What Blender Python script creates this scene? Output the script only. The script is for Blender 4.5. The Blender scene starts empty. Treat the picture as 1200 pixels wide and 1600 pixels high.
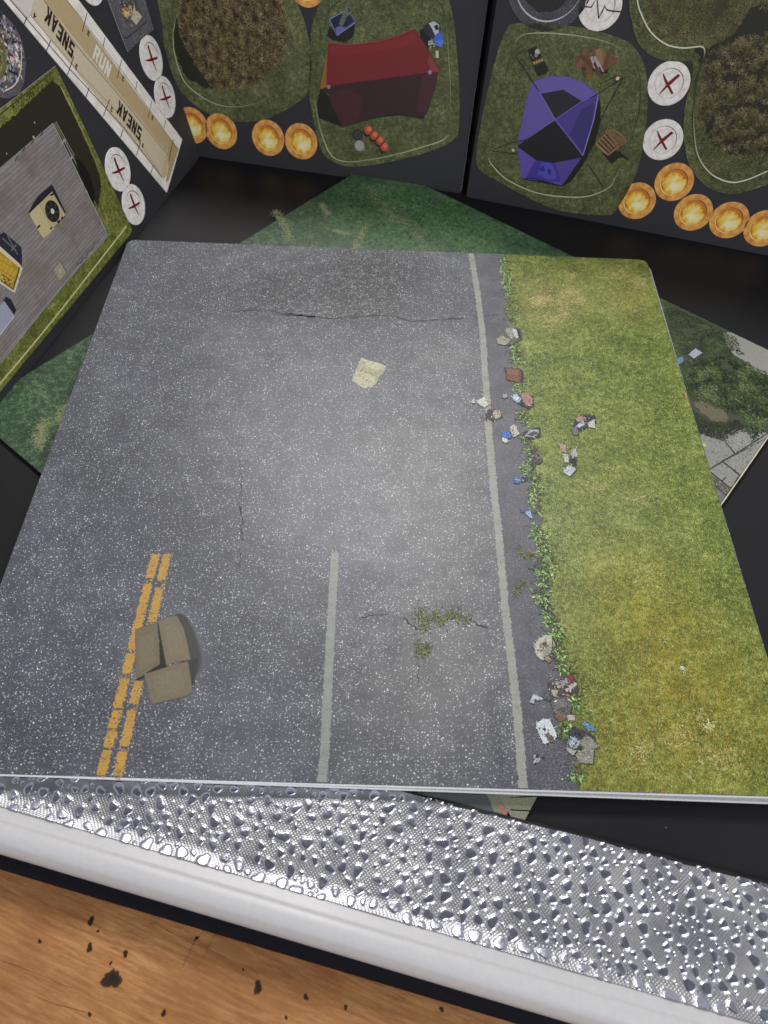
import bpy, math, random
import numpy as np
from mathutils import Vector, Matrix, noise as mnoise

SC = bpy.context.scene
COL = SC.collection
MM = 0.001                       # all measures below are written in millimetres

# ------------------------------------------------------------------ camera
FPX = 1139.74
CAM = np.array([122.52454, -56.31847, 213.89587])
def rod(r):
    t = np.linalg.norm(r); k = r / t
    K = np.array([[0, -k[2], k[1]], [k[2], 0, -k[0]], [-k[1], k[0], 0]])
    return np.eye(3) + math.sin(t) * K + (1 - math.cos(t)) * K @ K
RC = rod(np.array([2.52553266, 0.0380273524, 0.0301288977]))
cam = bpy.data.cameras.new('camera')
cam_o = bpy.data.objects.new('camera', cam); COL.objects.link(cam_o)
cam.sensor_fit = 'VERTICAL'; cam.sensor_height = 32.0; cam.lens = 32.0 * FPX / 1600.0
cam.clip_start = 0.005; cam.clip_end = 50
m = Matrix([list(RC[0]), list(-RC[1]), list(-RC[2])]).transposed().to_4x4()
m.translation = Vector(CAM * MM)
cam_o.matrix_world = m
cam.dof.use_dof = True; cam.dof.focus_distance = 0.27; cam.dof.aperture_fstop = 20.0
SC.camera = cam_o

# ------------------------------------------------------------------ light
SC.view_settings.view_transform = 'Standard'; SC.view_settings.look = 'None'
SC.view_settings.exposure = 0.12; SC.view_settings.gamma = 1.0
w = bpy.data.worlds.new('World'); SC.world = w; w.use_nodes = True
def gradient_world():
    # invented surroundings: dark overhead, pale at the sides, shaped for the foil's reflections
    nt = w.node_tree; tc = nt.nodes.new('ShaderNodeTexCoord'); sx_ = nt.nodes.new('ShaderNodeSeparateXYZ'); rp_ = nt.nodes.new('ShaderNodeValToRGB')
    nt.links.new(tc.outputs['Generated'], sx_.inputs[0]); nt.links.new(sx_.outputs[2], rp_.inputs[0])
    e = rp_.color_ramp.elements; e[0].position = 0.0; e[0].color = (.80, .81, .84, 1); e[1].position = 1.0; e[1].color = (.085, .088, .11, 1)
    for p_, v_ in ((.45, .74), (.72, .46), (.9, .12)):
        k = e.new(p_); k.color = (v_ * .98, v_ * .99, v_ * 1.03, 1)
    nt.links.new(rp_.outputs[0], nt.nodes['Background'].inputs[0]); nt.nodes['Background'].inputs[1].default_value = 0.80
gradient_world()
def area(name, loc, target, size, power, col=(1, 1, 1)):
    l = bpy.data.lights.new(name, 'AREA'); l.shape = 'RECTANGLE'
    l.size = size[0]; l.size_y = size[1]; l.energy = power; l.color = col
    o = bpy.data.objects.new(name, l); COL.objects.link(o)
    o.location = loc
    d = Vector(target) - Vector(loc)
    o.rotation_euler = d.to_track_quat('-Z', 'Y').to_euler()
    return o
area('ceiling_lamp', (0.10, 1.12, 1.36), (0.12, 0.10, 0), (0.50, 0.36), 17.0, (1.0, 0.97, 0.93))
area('fill_light', (0.95, -0.95, 1.10), (0.12, 0.15, 0), (0.9, 0.6), 14.0, (0.97, 0.98, 1.0))  # added soft fill from the camera side, brightens boards and cut edges

# ------------------------------------------------------------------ planes
def ray(x, y):
    return RC.T @ np.array([(x - 600) / FPX, (y - 800) / FPX, 1.0])
def onz(x, y, z=0.0):
    d = ray(x, y); return CAM + d * (z - CAM[2]) / d[2]
class Plane:
    """a flat sheet standing in the world: origin, two axes, outward normal (mm)"""
    def __init__(s, o, ex, ey):
        s.o = np.array(o, float); s.ex = np.array(ex, float); s.ey = np.array(ey, float)
        s.n = np.cross(s.ex, s.ey)
    def at(s, x, y):
        d = ray(x, y); t = ((s.o - CAM) @ s.n) / (d @ s.n)
        P = CAM + t * d - s.o
        return (float(P @ s.ex), float(P @ s.ey))
    def pts(s, L):
        return [s.at(*p) for p in L]
    def matrix(s):
        M = Matrix([list(s.ex), list(s.ey), list(s.n)]).transposed().to_4x4()
        M.translation = Vector(s.o * MM); return M
def board_plane(cor, bot, side, zb):
    c0 = onz(*cor, zb); b = onz(*bot, zb); e = (b - c0) / np.linalg.norm(b - c0)
    d = ray(*side); t = ((c0 - CAM) @ e) / (d @ e); u = CAM + t * d - c0; u /= np.linalg.norm(u)
    if np.cross(e, u) @ (CAM - c0) < 0: e = -e
    return Plane(c0, e, u)
ZC = -6.6                                   # top of the black card
TILE = Plane((0, 0, 0), (1, 0, 0), (0, 1, 0))
PL = board_plane((313, 245), (0, 640), (230, 0), ZC)
PM = board_plane((720, 303), (311, 245), (762, 0), ZC)
PR = board_plane((728, 308), (1200, 400), (776, 0), ZC)
ZD = -4.75                                  # top of the turned tile
_A = onz(774, 1346, ZD); 
def line_x(a, b, c, d):
    A, B, C_, D = [onz(*p, ZD)[:2] for p in (a, b, c, d)]
    M = np.array([B - A, -(D - C_)]).T; s = np.linalg.solve(M, C_ - A); return A + s[0] * (B - A)
dl = [((60, 568), (370, 380)), ((740, 320), (1200, 545)), ((1200, 680), (841, 1242)), ((0, 703), (640, 1235))]
DC = [line_x(*dl[i], *dl[(i + 1) % 4]) for i in range(4)]      # top, right, bottom, left
ctr = sum(DC) / 4
ax = (DC[1] - DC[0]) + (DC[2] - DC[3]); ax /= np.linalg.norm(ax)
DIA = Plane((ctr[0], ctr[1], ZD), (ax[0], ax[1], 0), (-ax[1], ax[0], 0))

# ------------------------------------------------------------------ colours
def lin(v):
    v = v / 255.0
    return v / 12.92 if v <= 0.04045 else ((v + 0.055) / 1.055) ** 2.4
def c(r, g, b, k=1.0):
    return (min(lin(r) * k, .95), min(lin(g) * k, .95), min(lin(b) * k, .95), 1.0)
def vary(col, a, rnd=random):
    f = 1 + rnd.uniform(-a, a)
    return (min(col[0] * f, .95), min(col[1] * f, .95), min(col[2] * f, .95), 1)
def mixc(a, b, t):
    return tuple(a[i] * (1 - t) + b[i] * t for i in range(3)) + (1,)

# ------------------------------------------------------------------ node helper
class NT:
    def __init__(s, name):
        s.m = bpy.data.materials.new(name); s.m.use_nodes = True
        s.t = s.m.node_tree; s.b = s.t.nodes['Principled BSDF']
    def n(s, typ, **kw):
        x = s.t.nodes.new(typ)
        for k, v in kw.items():
            if k.startswith('i_'):
                x.inputs[int(k[2:])].default_value = v
            elif k.startswith('I_'):
                x.inputs[k[2:]].default_value = v
            else: setattr(x, k, v)
        return x
    def l(s, a, b): s.t.links.new(a, b)
    def coord(s, scale=1000.0, rot=(0, 0, 0), sc=(1, 1, 1)):
        tc = s.n('ShaderNodeTexCoord'); mp = s.n('ShaderNodeMapping')
        mp.inputs['Scale'].default_value = tuple(scale * q for q in sc)
        mp.inputs['Rotation'].default_value = rot
        s.l(tc.outputs['Object'], mp.inputs[0]); return mp.outputs[0]
    def noise(s, co, scale, detail=4, rough=.55, dist=0.0, w=None):
        x = s.n('ShaderNodeTexNoise'); x.inputs['Scale'].default_value = scale
        x.inputs['Detail'].default_value = detail; x.inputs['Roughness'].default_value = rough
        x.inputs['Distortion'].default_value = dist
        s.l(co, x.inputs['Vector']); return x.outputs[0]
    def ramp(s, f, stops, interp='LINEAR'):
        r = s.n('ShaderNodeValToRGB'); r.color_ramp.interpolation = interp
        e = r.color_ramp.elements
        while len(e) > 1: e.remove(e[-1])
        e[0].position = stops[0][0]; e[0].color = stops[0][1]
        for p, q in stops[1:]:
            k = e.new(p); k.color = q
        s.l(f, r.inputs[0]); return r.outputs[0]
    def rampf(s, f, a, b, va=0.0, vb=1.0):
        x = s.n('ShaderNodeMapRange'); x.inputs[1].default_value = a; x.inputs[2].default_value = b
        x.inputs[3].default_value = va; x.inputs[4].default_value = vb; s.l(f, x.inputs[0]); return x.outputs[0]
    def mix(s, f, a, b, typ='MIX'):
        x = s.n('ShaderNodeMix'); x.data_type = 'RGBA'; x.blend_type = typ; x.clamp_result = False
        for k, v in ((0, f), (6, a), (7, b)):
            if isinstance(v, (int, float)): x.inputs[k].default_value = v
            elif isinstance(v, tuple): x.inputs[k].default_value = v
            else: s.l(v, x.inputs[k])
        return x.outputs[2]
    def math(s, op, a, b=0.0, cl=False):
        x = s.n('ShaderNodeMath', operation=op, use_clamp=cl)
        for k, v in ((0, a), (1, b)):
            if isinstance(v, (int, float)): x.inputs[k].default_value = v
            else: s.l(v, x.inputs[k])
        return x.outputs[0]
    def spot(s, co, x, y, r0, r1, warp=None):
        """1 near (x,y), 0 beyond r1"""
        d = s.n('ShaderNodeVectorMath', operation='DISTANCE'); s.l(co, d.inputs[0]); d.inputs[1].default_value = (x, y, 0)
        v = d.outputs['Value']
        if warp is not None: v = s.math('ADD', v, warp)
        return s.rampf(v, r0, r1, 1.0, 0.0)
    def bump(s, h, strength, dist=0.0001):
        x = s.n('ShaderNodeBump'); x.inputs['Strength'].default_value = strength; x.inputs['Distance'].default_value = dist
        s.l(h, x.inputs['Height']); s.l(x.outputs[0], s.b.inputs['Normal'])
    def out(s, colr=None, rough=.4, spec=.5, metal=0.0):
        if colr is not None:
            if isinstance(colr, tuple): s.b.inputs['Base Color'].default_value = colr
            else: s.l(colr, s.b.inputs['Base Color'])
        if isinstance(rough, float): s.b.inputs['Roughness'].default_value = rough
        else: s.l(rough, s.b.inputs['Roughness'])
        s.b.inputs['Specular IOR Level'].default_value = spec
        s.b.inputs['Metallic'].default_value = metal
        return s.m
PR_ROUGH = 0.42; PR_SPEC = 0.35
def linen(t, co, k=0.25):
    """fine linen press of printed card"""
    wv = t.n('ShaderNodeTexWave', bands_direction='X'); wv.inputs['Scale'].default_value = 1.1
    wh = t.n('ShaderNodeTexWave', bands_direction='Y'); wh.inputs['Scale'].default_value = 1.1
    for q in (wv, wh):
        q.inputs['Distortion'].default_value = 1.2; t.l(co, q.inputs[0])
    h = t.math('ADD', wv.outputs[1], wh.outputs[1]); t.bump(h, k, 0.00004)

# printed colours carried per face, with a little ink grain
def mat_print(name, grain=0.35, gscale=2.2, rough=PR_ROUGH):
    t = NT(name); co = t.coord()
    a = t.n('ShaderNodeVertexColor', layer_name='Col')
    f = t.noise(co, gscale, 5, .7)
    g = t.rampf(f, .3, .7, 1 - grain, 1 + grain)
    cmb = t.n('ShaderNodeCombineColor'); [t.l(g, cmb.inputs[i]) for i in range(3)]
    t.out(t.mix(1.0, a.outputs[0], cmb.outputs[0], 'MULTIPLY'), rough, PR_SPEC)
    linen(t, co, .15)
    return t.m
M_PRINT = mat_print('printed_ink')
M_LEAF = mat_print('printed_foliage', .45, 2.6)
M_FLAT = mat_print('printed_ink_plain', .10, 1.2)
M_CLOTH = mat_print('printed_ink_cloth', .24, 2.4)

def mat_asphalt(name, base, speck, amount, dens=1.0, stains=(), warm=()):
    t = NT(name); co = t.coord()
    big = t.noise(co, .018, 4, .55); mid = t.noise(co, .11, 4, .6); fine = t.noise(co, 1.6, 4, .75); fin2 = t.noise(co, 4.5, 2, .6)
    col = t.ramp(fine, [(.32, tuple(q * .30 for q in base[:3]) + (1,)), (.5, base), (.66, tuple(q * 2.4 for q in base[:3]) + (1,))])
    col = t.mix(t.rampf(fin2, .40, .60, 0, .62), col, tuple(q * .30 for q in base[:3]) + (1,))
    col = t.mix(t.rampf(big, .4, .62, 0, .6), col, tuple(q * 1.7 for q in base[:3]) + (1,))
    col = t.mix(t.rampf(mid, .42, .62, 0, .5), col, (base[0] * .55, base[1] * .54, base[2] * .56, 1))
    col = t.mix(t.rampf(t.noise(co, .035, 3, .5), .50, .66, 0, .4), col, (base[0] * .74, base[1] * .68, base[2] * .84, 1))
    for (x, y, r0, r1, k) in warm:
        sm = t.spot(co, x, y, r0, r1, t.rampf(mid, .3, .7, -8, 8))
        col = t.mix(t.math('MULTIPLY', sm, k), col, (.22, .217, .20, 1))
    for (x, y, r0, r1, k) in stains:
        n2 = t.noise(co, .28, 5, .65)
        sm = t.spot(co, x, y, r0, r1, t.rampf(n2, .3, .7, -9, 9))
        sm = t.math('MULTIPLY', sm, t.rampf(n2, .40, .52, 0, k))
        col = t.mix(sm, col, (.018, .018, .022, 1))
    # embedded light stones: two sizes of Voronoi cells, some picked out
    for sc_, r0, r1, thr in ((1.0 * dens, .16, .28, .55), (1.8 * dens, .18, .34, .44), (.42, .07, .12, .72), (.66, .09, .16, .60)):
        v = t.n('ShaderNodeTexVoronoi'); v.inputs['Scale'].default_value = sc_
        wn = t.n('ShaderNodeTexNoise'); wn.inputs['Scale'].default_value = 2.2; t.l(co, wn.inputs[0])
        wc = t.mix(.22, co, wn.outputs[1], 'ADD')
        t.l(wc, v.inputs['Vector'])
        dot = t.rampf(v.outputs[0], r0, r1, 1.0, 0.0)
        sep = t.n('ShaderNodeSeparateColor'); t.l(v.outputs[1], sep.inputs[0])
        pick = t.rampf(sep.outputs[0], thr, thr + .04, 0, 1)
        br = t.math('MULTIPLY', t.rampf(sep.outputs[1], 0, 1, .12, 1.0), t.rampf(mid, .35, .65, 1.15, .6))
        f = t.math('MULTIPLY', t.math('MULTIPLY', dot, pick), t.math('MULTIPLY', br, amount))
        col = t.mix(f, col, speck)
    t.out(col, .42, .42)
    linen(t, co, .10)
    return t.m

def mat_grass(name, stops, spots=(), sc=1.0, contrast=1.0, blades=1.0, rough=PR_ROUGH, pale=None):
    """printed lawn: short streaks, clumps and dry patches"""
    t = NT(name); co = t.coord()
    wn = t.n('ShaderNodeTexNoise'); wn.inputs['Scale'].default_value = .35 * sc; wn.inputs['Detail'].default_value = 3; t.l(co, wn.inputs[0])
    wc = t.mix(2.2 / sc, co, wn.outputs[1], 'ADD')
    def streak(rz, sx, sy, scale):
        mp = t.n('ShaderNodeMapping'); mp.inputs['Rotation'].default_value = (0, 0, rz); mp.inputs['Scale'].default_value = (sx, sy, 1)
        t.l(wc, mp.inputs[0]); return t.noise(mp.outputs[0], scale * sc, 4, .7)
    s1 = streak(.5, 1, .38, 2.2); s2 = streak(-.7, 1, .35, 2.6)
    clump = t.noise(wc, .35 * sc, 4, .65); patch = t.noise(co, .055 * sc, 4, .6)
    f = t.math('ADD', t.math('MULTIPLY', t.math('MAXIMUM', s1, s2), .62 * blades), t.math('ADD', t.math('MULTIPLY', clump, .30), t.math('MULTIPLY', patch, .18)))
    gr = t.noise(co, 2.4 * sc, 3, .75)
    f = t.math('ADD', f, t.math('MULTIPLY', t.math('SUBTRACT', gr, .5), .42))
    f = t.rampf(f, .575 - .115 / contrast, .575 + .13 / contrast, 0, 1)
    col = t.ramp(f, stops)
    for (x, y, r0, r1, k, cc) in spots:
        sm = t.spot(co, x, y, r0, r1, t.rampf(clump, .3, .7, -r1 * .35, r1 * .35))
        sm = t.math('MULTIPLY', sm, t.rampf(t.noise(wc, .5 * sc, 4, .6), .32, .62, 0, k))
        col = t.mix(sm, col, t.mix(1.0, t.ramp(f, [(0, (.35, .35, .35, 1)), (1, (1.6, 1.6, 1.6, 1))]), cc, 'MULTIPLY'))
    t.out(col, rough, PR_SPEC)
    linen(t, co, .15)
    return t.m

def mat_simple(name, col, rough=.5, spec=.5, grain=.12, gs=1.5, metal=0, bump=0.0, bs=3.0):
    t = NT(name); co = t.coord()
    f = t.noise(co, gs, 5, .6)
    cc = t.ramp(f, [(.3, tuple(q * (1 - grain) for q in col[:3]) + (1,)), (.7, tuple(min(q * (1 + grain), .97) for q in col[:3]) + (1,))])
    t.out(cc, rough, spec, metal)
    if bump: t.bump(t.noise(co, bs, 3, .6), bump, .0001)
    return t.m
M_CORE = mat_simple('white_card_core', (.94, .93, .94), .7, .2, .10, 1.5)
M_GREYCORE = mat_simple('grey_card_core', (.35, .35, .36), .7, .2, .2, 2.0)

def mat_blackcard(name, base, rough, k=.12):
    t = NT(name); co = t.coord()
    f = t.noise(co, .012, 3, .5); g = t.noise(co, 6.0, 2, .6)
    col = t.mix(t.rampf(g, .35, .65, 0, .4), base, tuple(q * 1.6 for q in base[:3]) + (1,))
    # stray lint and dust
    v = t.n('ShaderNodeTexVoronoi'); v.inputs['Scale'].default_value = .10; t.l(co, v.inputs[0])
    sep = t.n('ShaderNodeSeparateColor'); t.l(v.outputs[1], sep.inputs[0])
    d = t.math('MULTIPLY', t.rampf(v.outputs[0], .012, .028, 1, 0), t.rampf(sep.outputs[0], .6, .65, 0, .5))
    col = t.mix(d, col, (.4, .4, .38, 1))
    t.out(col, t.rampf(f, .35, .65, rough - .06, rough + .08), .22)
    wv = t.n('ShaderNodeTexWave', bands_direction='X'); wv.inputs['Scale'].default_value = .9; wv.inputs['Distortion'].default_value = 1.5
    t.l(co, wv.inputs[0])
    h = t.math('ADD', t.noise(co, 5.0, 3, .7), t.math('MULTIPLY', wv.outputs[1], .35))
    t.bump(h, k, .00008)
    return t.m
M_BOARD = mat_blackcard('black_printed_card', (.029, .029, .034, 1), .48)
M_LINER = mat_blackcard('black_liner', (.0075, .0075, .009, 1), .5, .2)

# ------------------------------------------------------------------ mesh builders
def link(name, me, parent=None, mats=()):
    o = bpy.data.objects.new(name, me); COL.objects.link(o)
    for q in mats: me.materials.append(q)
    if parent is not None: o.parent = parent
    return o
def tag(o, label=None, cat=None, group=None, kind=None):
    if label: o['label'] = label
    if cat: o['category'] = cat
    if group: o['group'] = group
    if kind: o['kind'] = kind
    return o
def empty(name, mat=None):
    o = bpy.data.objects.new(name, None); COL.objects.link(o)
    o.empty_display_size = .01
    if mat is not None: o.matrix_world = mat
    return o
class Ink:
    """collects flat printed shapes (mm, plane coordinates) with a colour each"""
    def __init__(s): s.v = []; s.f = []; s.c = []
    def poly(s, pts, z, col):
        k = len(s.v); s.v += [(p[0] * MM, p[1] * MM, z * MM) for p in pts]
        # make it face +z
        A = sum(pts[i][0] * pts[(i + 1) % len(pts)][1] - pts[(i + 1) % len(pts)][0] * pts[i][1] for i in range(len(pts)))
        idx = list(range(k, k + len(pts)))
        if A < 0: idx.reverse()
        s.f.append(idx); s.c.append(col); return s
    def strip(s, path, width, z, col, col2=None):
        """ribbon along a path; width a number or list"""
        n = len(path)
        wd = width if isinstance(width, (list, tuple)) else [width] * n
        L = []; R = []
        for i, p in enumerate(path):
            a = path[max(i - 1, 0)]; b = path[min(i + 1, n - 1)]
            dx, dy = b[0] - a[0], b[1] - a[1]; q = math.hypot(dx, dy) or 1
            nx, ny = -dy / q, dx / q
            L.append((p[0] + nx * wd[i] / 2, p[1] + ny * wd[i] / 2)); R.append((p[0] - nx * wd[i] / 2, p[1] - ny * wd[i] / 2))
        for i in range(n - 1):
            cc = col[i] if isinstance(col, list) else col
            s.poly([L[i], R[i], R[i + 1], L[i + 1]], z, cc)
        return s
    def disc(s, x, y, r, z, col, n=20, jit=0, rnd=random):
        s.poly([(x + r * (1 + rnd.uniform(-jit, jit)) * math.cos(6.2832 * i / n), y + r * (1 + rnd.uniform(-jit, jit)) * math.sin(6.2832 * i / n)) for i in range(n)], z, col)
        return s
    def leaf(s, x, y, L, w_, ang, z, col):
        ca, sa = math.cos(ang), math.sin(ang)
        P = [(0, 0), (L * .45, w_ / 2), (L, 0), (L * .45, -w_ / 2)]
        s.poly([(x + a * ca - b * sa, y + a * sa + b * ca) for a, b in P], z, col)
    def build(s, name, mat, parent=None):
        me = bpy.data.meshes.new(name); me.from_pydata(s.v, [], s.f)
        at = me.color_attributes.new('Col', 'FLOAT_COLOR', 'CORNER')
        buf = []
        for f, q in zip(s.f, s.c): buf += list(q) * len(f)
        at.data.foreach_set('color', buf); me.update()
        return link(name, me, parent, (mat,))
def inside(p, poly):
    x, y = p; r = False; j = len(poly) - 1
    for i in range(len(poly)):
        xi, yi = poly[i]; xj, yj = poly[j]
        if (yi > y) != (yj > y) and x < (xj - xi) * (y - yi) / (yj - yi) + xi: r = not r
        j = i
    return r
def smooth(pts, closed=True, k=5):
    """Catmull-Rom through the points"""
    n = len(pts); out = []
    rng = range(n) if closed else range(n - 1)
    for i in rng:
        g = (lambda j: pts[j % n]) if closed else (lambda j: pts[min(max(j, 0), n - 1)])
        p0, p1, p2, p3 = g(i - 1), g(i), g(i + 1), g(i + 2)
        for q in range(k):
            t = q / k
            out.append(tuple(.5 * ((2 * p1[d]) + (-p0[d] + p2[d]) * t + (2 * p0[d] - 5 * p1[d] + 4 * p2[d] - p3[d]) * t * t + (-p0[d] + 3 * p1[d] - 3 * p2[d] + p3[d]) * t ** 3) for d in (0, 1)))
    if not closed: out.append(tuple(pts[-1]))
    return out
def rough_edge(pts, step, amp, rnd):
    out = []; n = len(pts)
    for i in range(n):
        a, b = pts[i], pts[(i + 1) % n]; d = math.hypot(b[0] - a[0], b[1] - a[1]); k = max(1, int(d / step))
        for q in range(k):
            t = q / k; out.append((a[0] + (b[0] - a[0]) * t + rnd.uniform(-amp, amp), a[1] + (b[1] - a[1]) * t + rnd.uniform(-amp, amp)))
    return out
def slab(name, outline, z0, z1, mats, parent=None, bev=.25, worn=False):
    """a piece of card: top, cut edge (second material), underside"""
    A = sum(outline[i][0] * outline[(i + 1) % len(outline)][1] - outline[(i + 1) % len(outline)][0] * outline[i][1] for i in range(len(outline)))
    if A < 0: outline = outline[::-1]
    n = len(outline)
    def off(d):
        R = []
        for i in range(n):
            a, b, e = outline[i - 1], outline[i], outline[(i + 1) % n]
            v1 = (b[0] - a[0], b[1] - a[1]); v2 = (e[0] - b[0], e[1] - b[1])
            l1 = math.hypot(*v1) or 1; l2 = math.hypot(*v2) or 1
            nx = (-v1[1] / l1 - v2[1] / l2); ny = (v1[0] / l1 + v2[0] / l2); q = math.hypot(nx, ny) or 1
            R.append((b[0] + nx / q * d, b[1] + ny / q * d))
        return R
    rings = [(off(bev), z1), (outline, z1 - bev * .7), (outline, z0)]
    v = []; f = []; mi = []
    for pts, z in rings: v += [(p[0] * MM, p[1] * MM, z * MM) for p in pts]
    f.append(list(range(n))); mi.append(0)
    for k in range(2):
        for i in range(n):
            j = (i + 1) % n
            f.append([k * n + i, (k + 1) * n + i, (k + 1) * n + j, k * n + j]); mi.append(0 if k == 0 and not worn else 1)
    f.append([2 * n + i for i in reversed(range(n))]); mi.append(1)
    me = bpy.data.meshes.new(name); me.from_pydata(v, [], f)
    me.polygons.foreach_set('material_index', mi); me.update()
    return link(name, me, parent, mats)
def rrect(w_, h_, r, x0=0, y0=0, n=6):
    P = []
    for cx, cy, a0 in ((w_ - r, h_ - r, 0), (r, h_ - r, 90), (r, r, 180), (w_ - r, r, 270)):
        for i in range(n + 1):
            a = math.radians(a0 + 90 * i / n); P.append((x0 + cx + r * math.cos(a), y0 + cy + r * math.sin(a)))
    return P

# ================================================================== WOODEN TABLE
def mat_wood():
    t = NT('oiled_pine'); ang = -.34
    co = t.coord(1000, (0, 0, -ang))
    mp = t.n('ShaderNodeMapping'); mp.inputs['Scale'].default_value = (.09, 1, 1); t.l(co, mp.inputs[0])
    g1 = t.noise(mp.outputs[0], .95, 7, .68, .3); g2 = t.noise(mp.outputs[0], 1.9, 6, .75, .2); big = t.noise(co, .03, 3, .5)
    col = t.ramp(g1, [(.25, c(126, 82, 50)), (.40, c(156, 106, 64)), (.52, c(176, 126, 78)), (.62, c(194, 146, 98)), (.75, c(158, 108, 66))])
    col = t.mix(t.rampf(g2, .45, .72, 0, .5), col, c(84, 48, 26))
    col = t.mix(t.rampf(g2, .25, .45, .5, 0), col, c(196, 142, 86))
    col = t.mix(t.rampf(big, .4, .62, 0, .45), col, c(126, 76, 40))
    # small flakes rubbed bare and dark pits
    sp = t.noise(mp.outputs[0], 3.5, 2, .5)
    col = t.mix(t.rampf(sp, .68, .76, 0, .5), col, c(222, 176, 130))
    t.out(col, t.rampf(g2, .3, .7, .32, .5), .4)
    t.bump(t.math('ADD', g2, g1), .25, .0003)
    return t.m
M_KNOT = mat_simple('dark_wood_knot', (.045, .028, .018), .6, .3, .5, 3.0, bump=.5)
table = empty('wooden_table', Matrix.Translation((0, 0, -.019)))
tag(table, 'worn orange-brown pine table top with dark knots under the white-rimmed tray', 'table')
def table_at(x, y): p = onz(x, y, -19); return (p[0], p[1])
slab('table_top', [(-700, -500), (900, -500), (900, 900), (-700, 900)], -22, 0, (mat_wood(), M_KNOT), table)
rk = random.Random(3)
for kx, ky, r in ((175, 1530, 2.7), (142, 1439, 1.15), (140, 1481, 1.1), (196, 1490, .9), (62, 1471, .6), (403, 1543, 1.5), (256, 1583, .8), (478, 1558, .8), (140, 1585, .6), (540, 1574, .6), (307, 1466, .6), (690, 1577, .7), (380, 1515, .35), (153, 1455, .4), (447, 1590, .5), (173, 1505, .5)):
    x, y = table_at(kx, ky)
    r *= .86; I = Ink(); lobes = [rk.uniform(0, 6.28) for _ in range(3)]; P = []
    for i in range(26):
        a = 6.2832 * i / 26
        q = r * (1 + .22 * math.sin(2 * a + lobes[0]) + .13 * math.sin(3 * a + lobes[1]) + .08 * math.sin(7 * a + lobes[2]) + rk.uniform(-.06, .06))
        P.append((x + q * math.cos(a) * .95, y + q * math.sin(a) * 1.05))
    I.poly(rough_edge(P, .3, .05 + .03 * r, rk), .03, c(84, 52, 32)); I.poly([(x + (p[0] - x) * .84, y + (p[1] - y) * .84) for p in rough_edge(P, .3, .06, rk)], .05, c(50, 33, 24)); I.poly([(x + (p[0] - x) * .4 + .15 * r, y + (p[1] - y) * .45) for p in rough_edge(P, .3, .06, rk)], .06, c(36, 26, 21))
    o = I.build('knot', M_PRINT, table)
for path in ([(318, 1455), (311, 1464), (304, 1470), (296, 1490), (290, 1500), (282, 1518)], [(338, 1458), (330, 1470), (322, 1488), (318, 1500)], [(308, 1468), (316, 1476), (326, 1480)],
             [(240, 1440), (275, 1462), (330, 1486), (380, 1510)], [(520, 1500), (580, 1532), (650, 1570)], [(60, 1560), (160, 1590)], [(0, 1500), (60, 1522), (130, 1552)]):
    P = []
    for i in range(len(path) - 1):
        for q in range(4):
            t_ = q / 4; P.append(table_at(path[i][0] * (1 - t_) + path[i + 1][0] * t_ + rk.uniform(-1.3, 1.3), path[i][1] * (1 - t_) + path[i + 1][1] * t_ + rk.uniform(-1.3, 1.3)))
    I = Ink(); I.strip(P, [rk.uniform(.05, .2) for _ in P], .02, c(106, 64, 38)); I.build('crack', M_PRINT, table)

# ================================================================== TRAY (white rim, silver lining)
R0 = onz(0, 1255, -3); R1 = onz(800, 1485, -3)
rd = (R1 - R0); rd[2] = 0; rd /= np.linalg.norm(rd)
rn = np.array([rd[1], -rd[0], 0.0])                 # pointing away from the tiles, to the outside
if rn[1] > 0: rn = -rn
TR = Matrix([list(rd), list(-rn), [0, 0, 1]]).transposed().to_4x4(); TR.translation = Vector((R0[0] * MM, R0[1] * MM, 0))
tray = empty('silver_lined_tray', TR)
tag(tray, 'tray with a glossy white rounded rim and a silver hammered foil border', 'tray')
def extrude_profile(name, prof, x0, x1, nx, mat, parent, wob=0.0, seed=1):
    v = []; f = []; m_ = len(prof)
    for i in range(nx + 1):
        x = x0 + (x1 - x0) * i / nx
        for s_, z in prof:
            dz = wob * mnoise.noise(Vector((x * .02, s_ * .15, seed)))
            v.append((x * MM, -s_ * MM, (z + dz) * MM))
    for i in range(nx):
        for j in range(m_ - 1):
            a = i * m_ + j; f.append([a, a + m_, a + m_ + 1, a + 1])
    me = bpy.data.meshes.new(name); me.from_pydata(v, [], f)
    me.polygons.foreach_set('use_smooth', [True] * len(f)); me.update()
    o = link(name, me, parent, (mat,))
    return o
prof = []
key = [(-.4, -6.2), (-.1, -4.6), (.5, -4.05), (2.0, -3.55), (3.7, -3.0), (4.3, -2.62), (4.9, -2.3), (6.2, -1.95), (7.2, -1.9), (8.4, -2.3), (9.6, -3.2), (10.5, -4.7), (11.1, -6.8), (11.3, -9.2), (11.2, -12.0), (10.6, -13.8), (9.5, -14.6)]
prof = smooth(key, False, 5)
def mat_rim():
    t = NT('white_glossy_plastic'); co = t.coord()
    big = t.noise(co, .05, 3, .5); f = t.noise(co, .6, 5, .65)
    col = t.ramp(f, [(.3, (.49, .485, .495, 1)), (.7, (.53, .525, .535, 1))])
    mp = t.n('ShaderNodeMapping'); mp.inputs['Scale'].default_value = (.25, 1.2, 1); t.l(co, mp.inputs[0])
    sc_ = t.noise(mp.outputs[0], .55, 5, .75)
    col = t.mix(t.rampf(sc_, .69, .74, 0, .5), col, c(128, 110, 96))
    t.out(col, t.rampf(big, .3, .7, .30, .36), .25)
    b = t.n('ShaderNodeBump'); 
    t.bump(t.noise(co, .08, 2, .5), .08, .0004)
    return t.m
extrude_profile('rim', prof, -160, 420, 200, mat_rim(), tray, .05)
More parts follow.
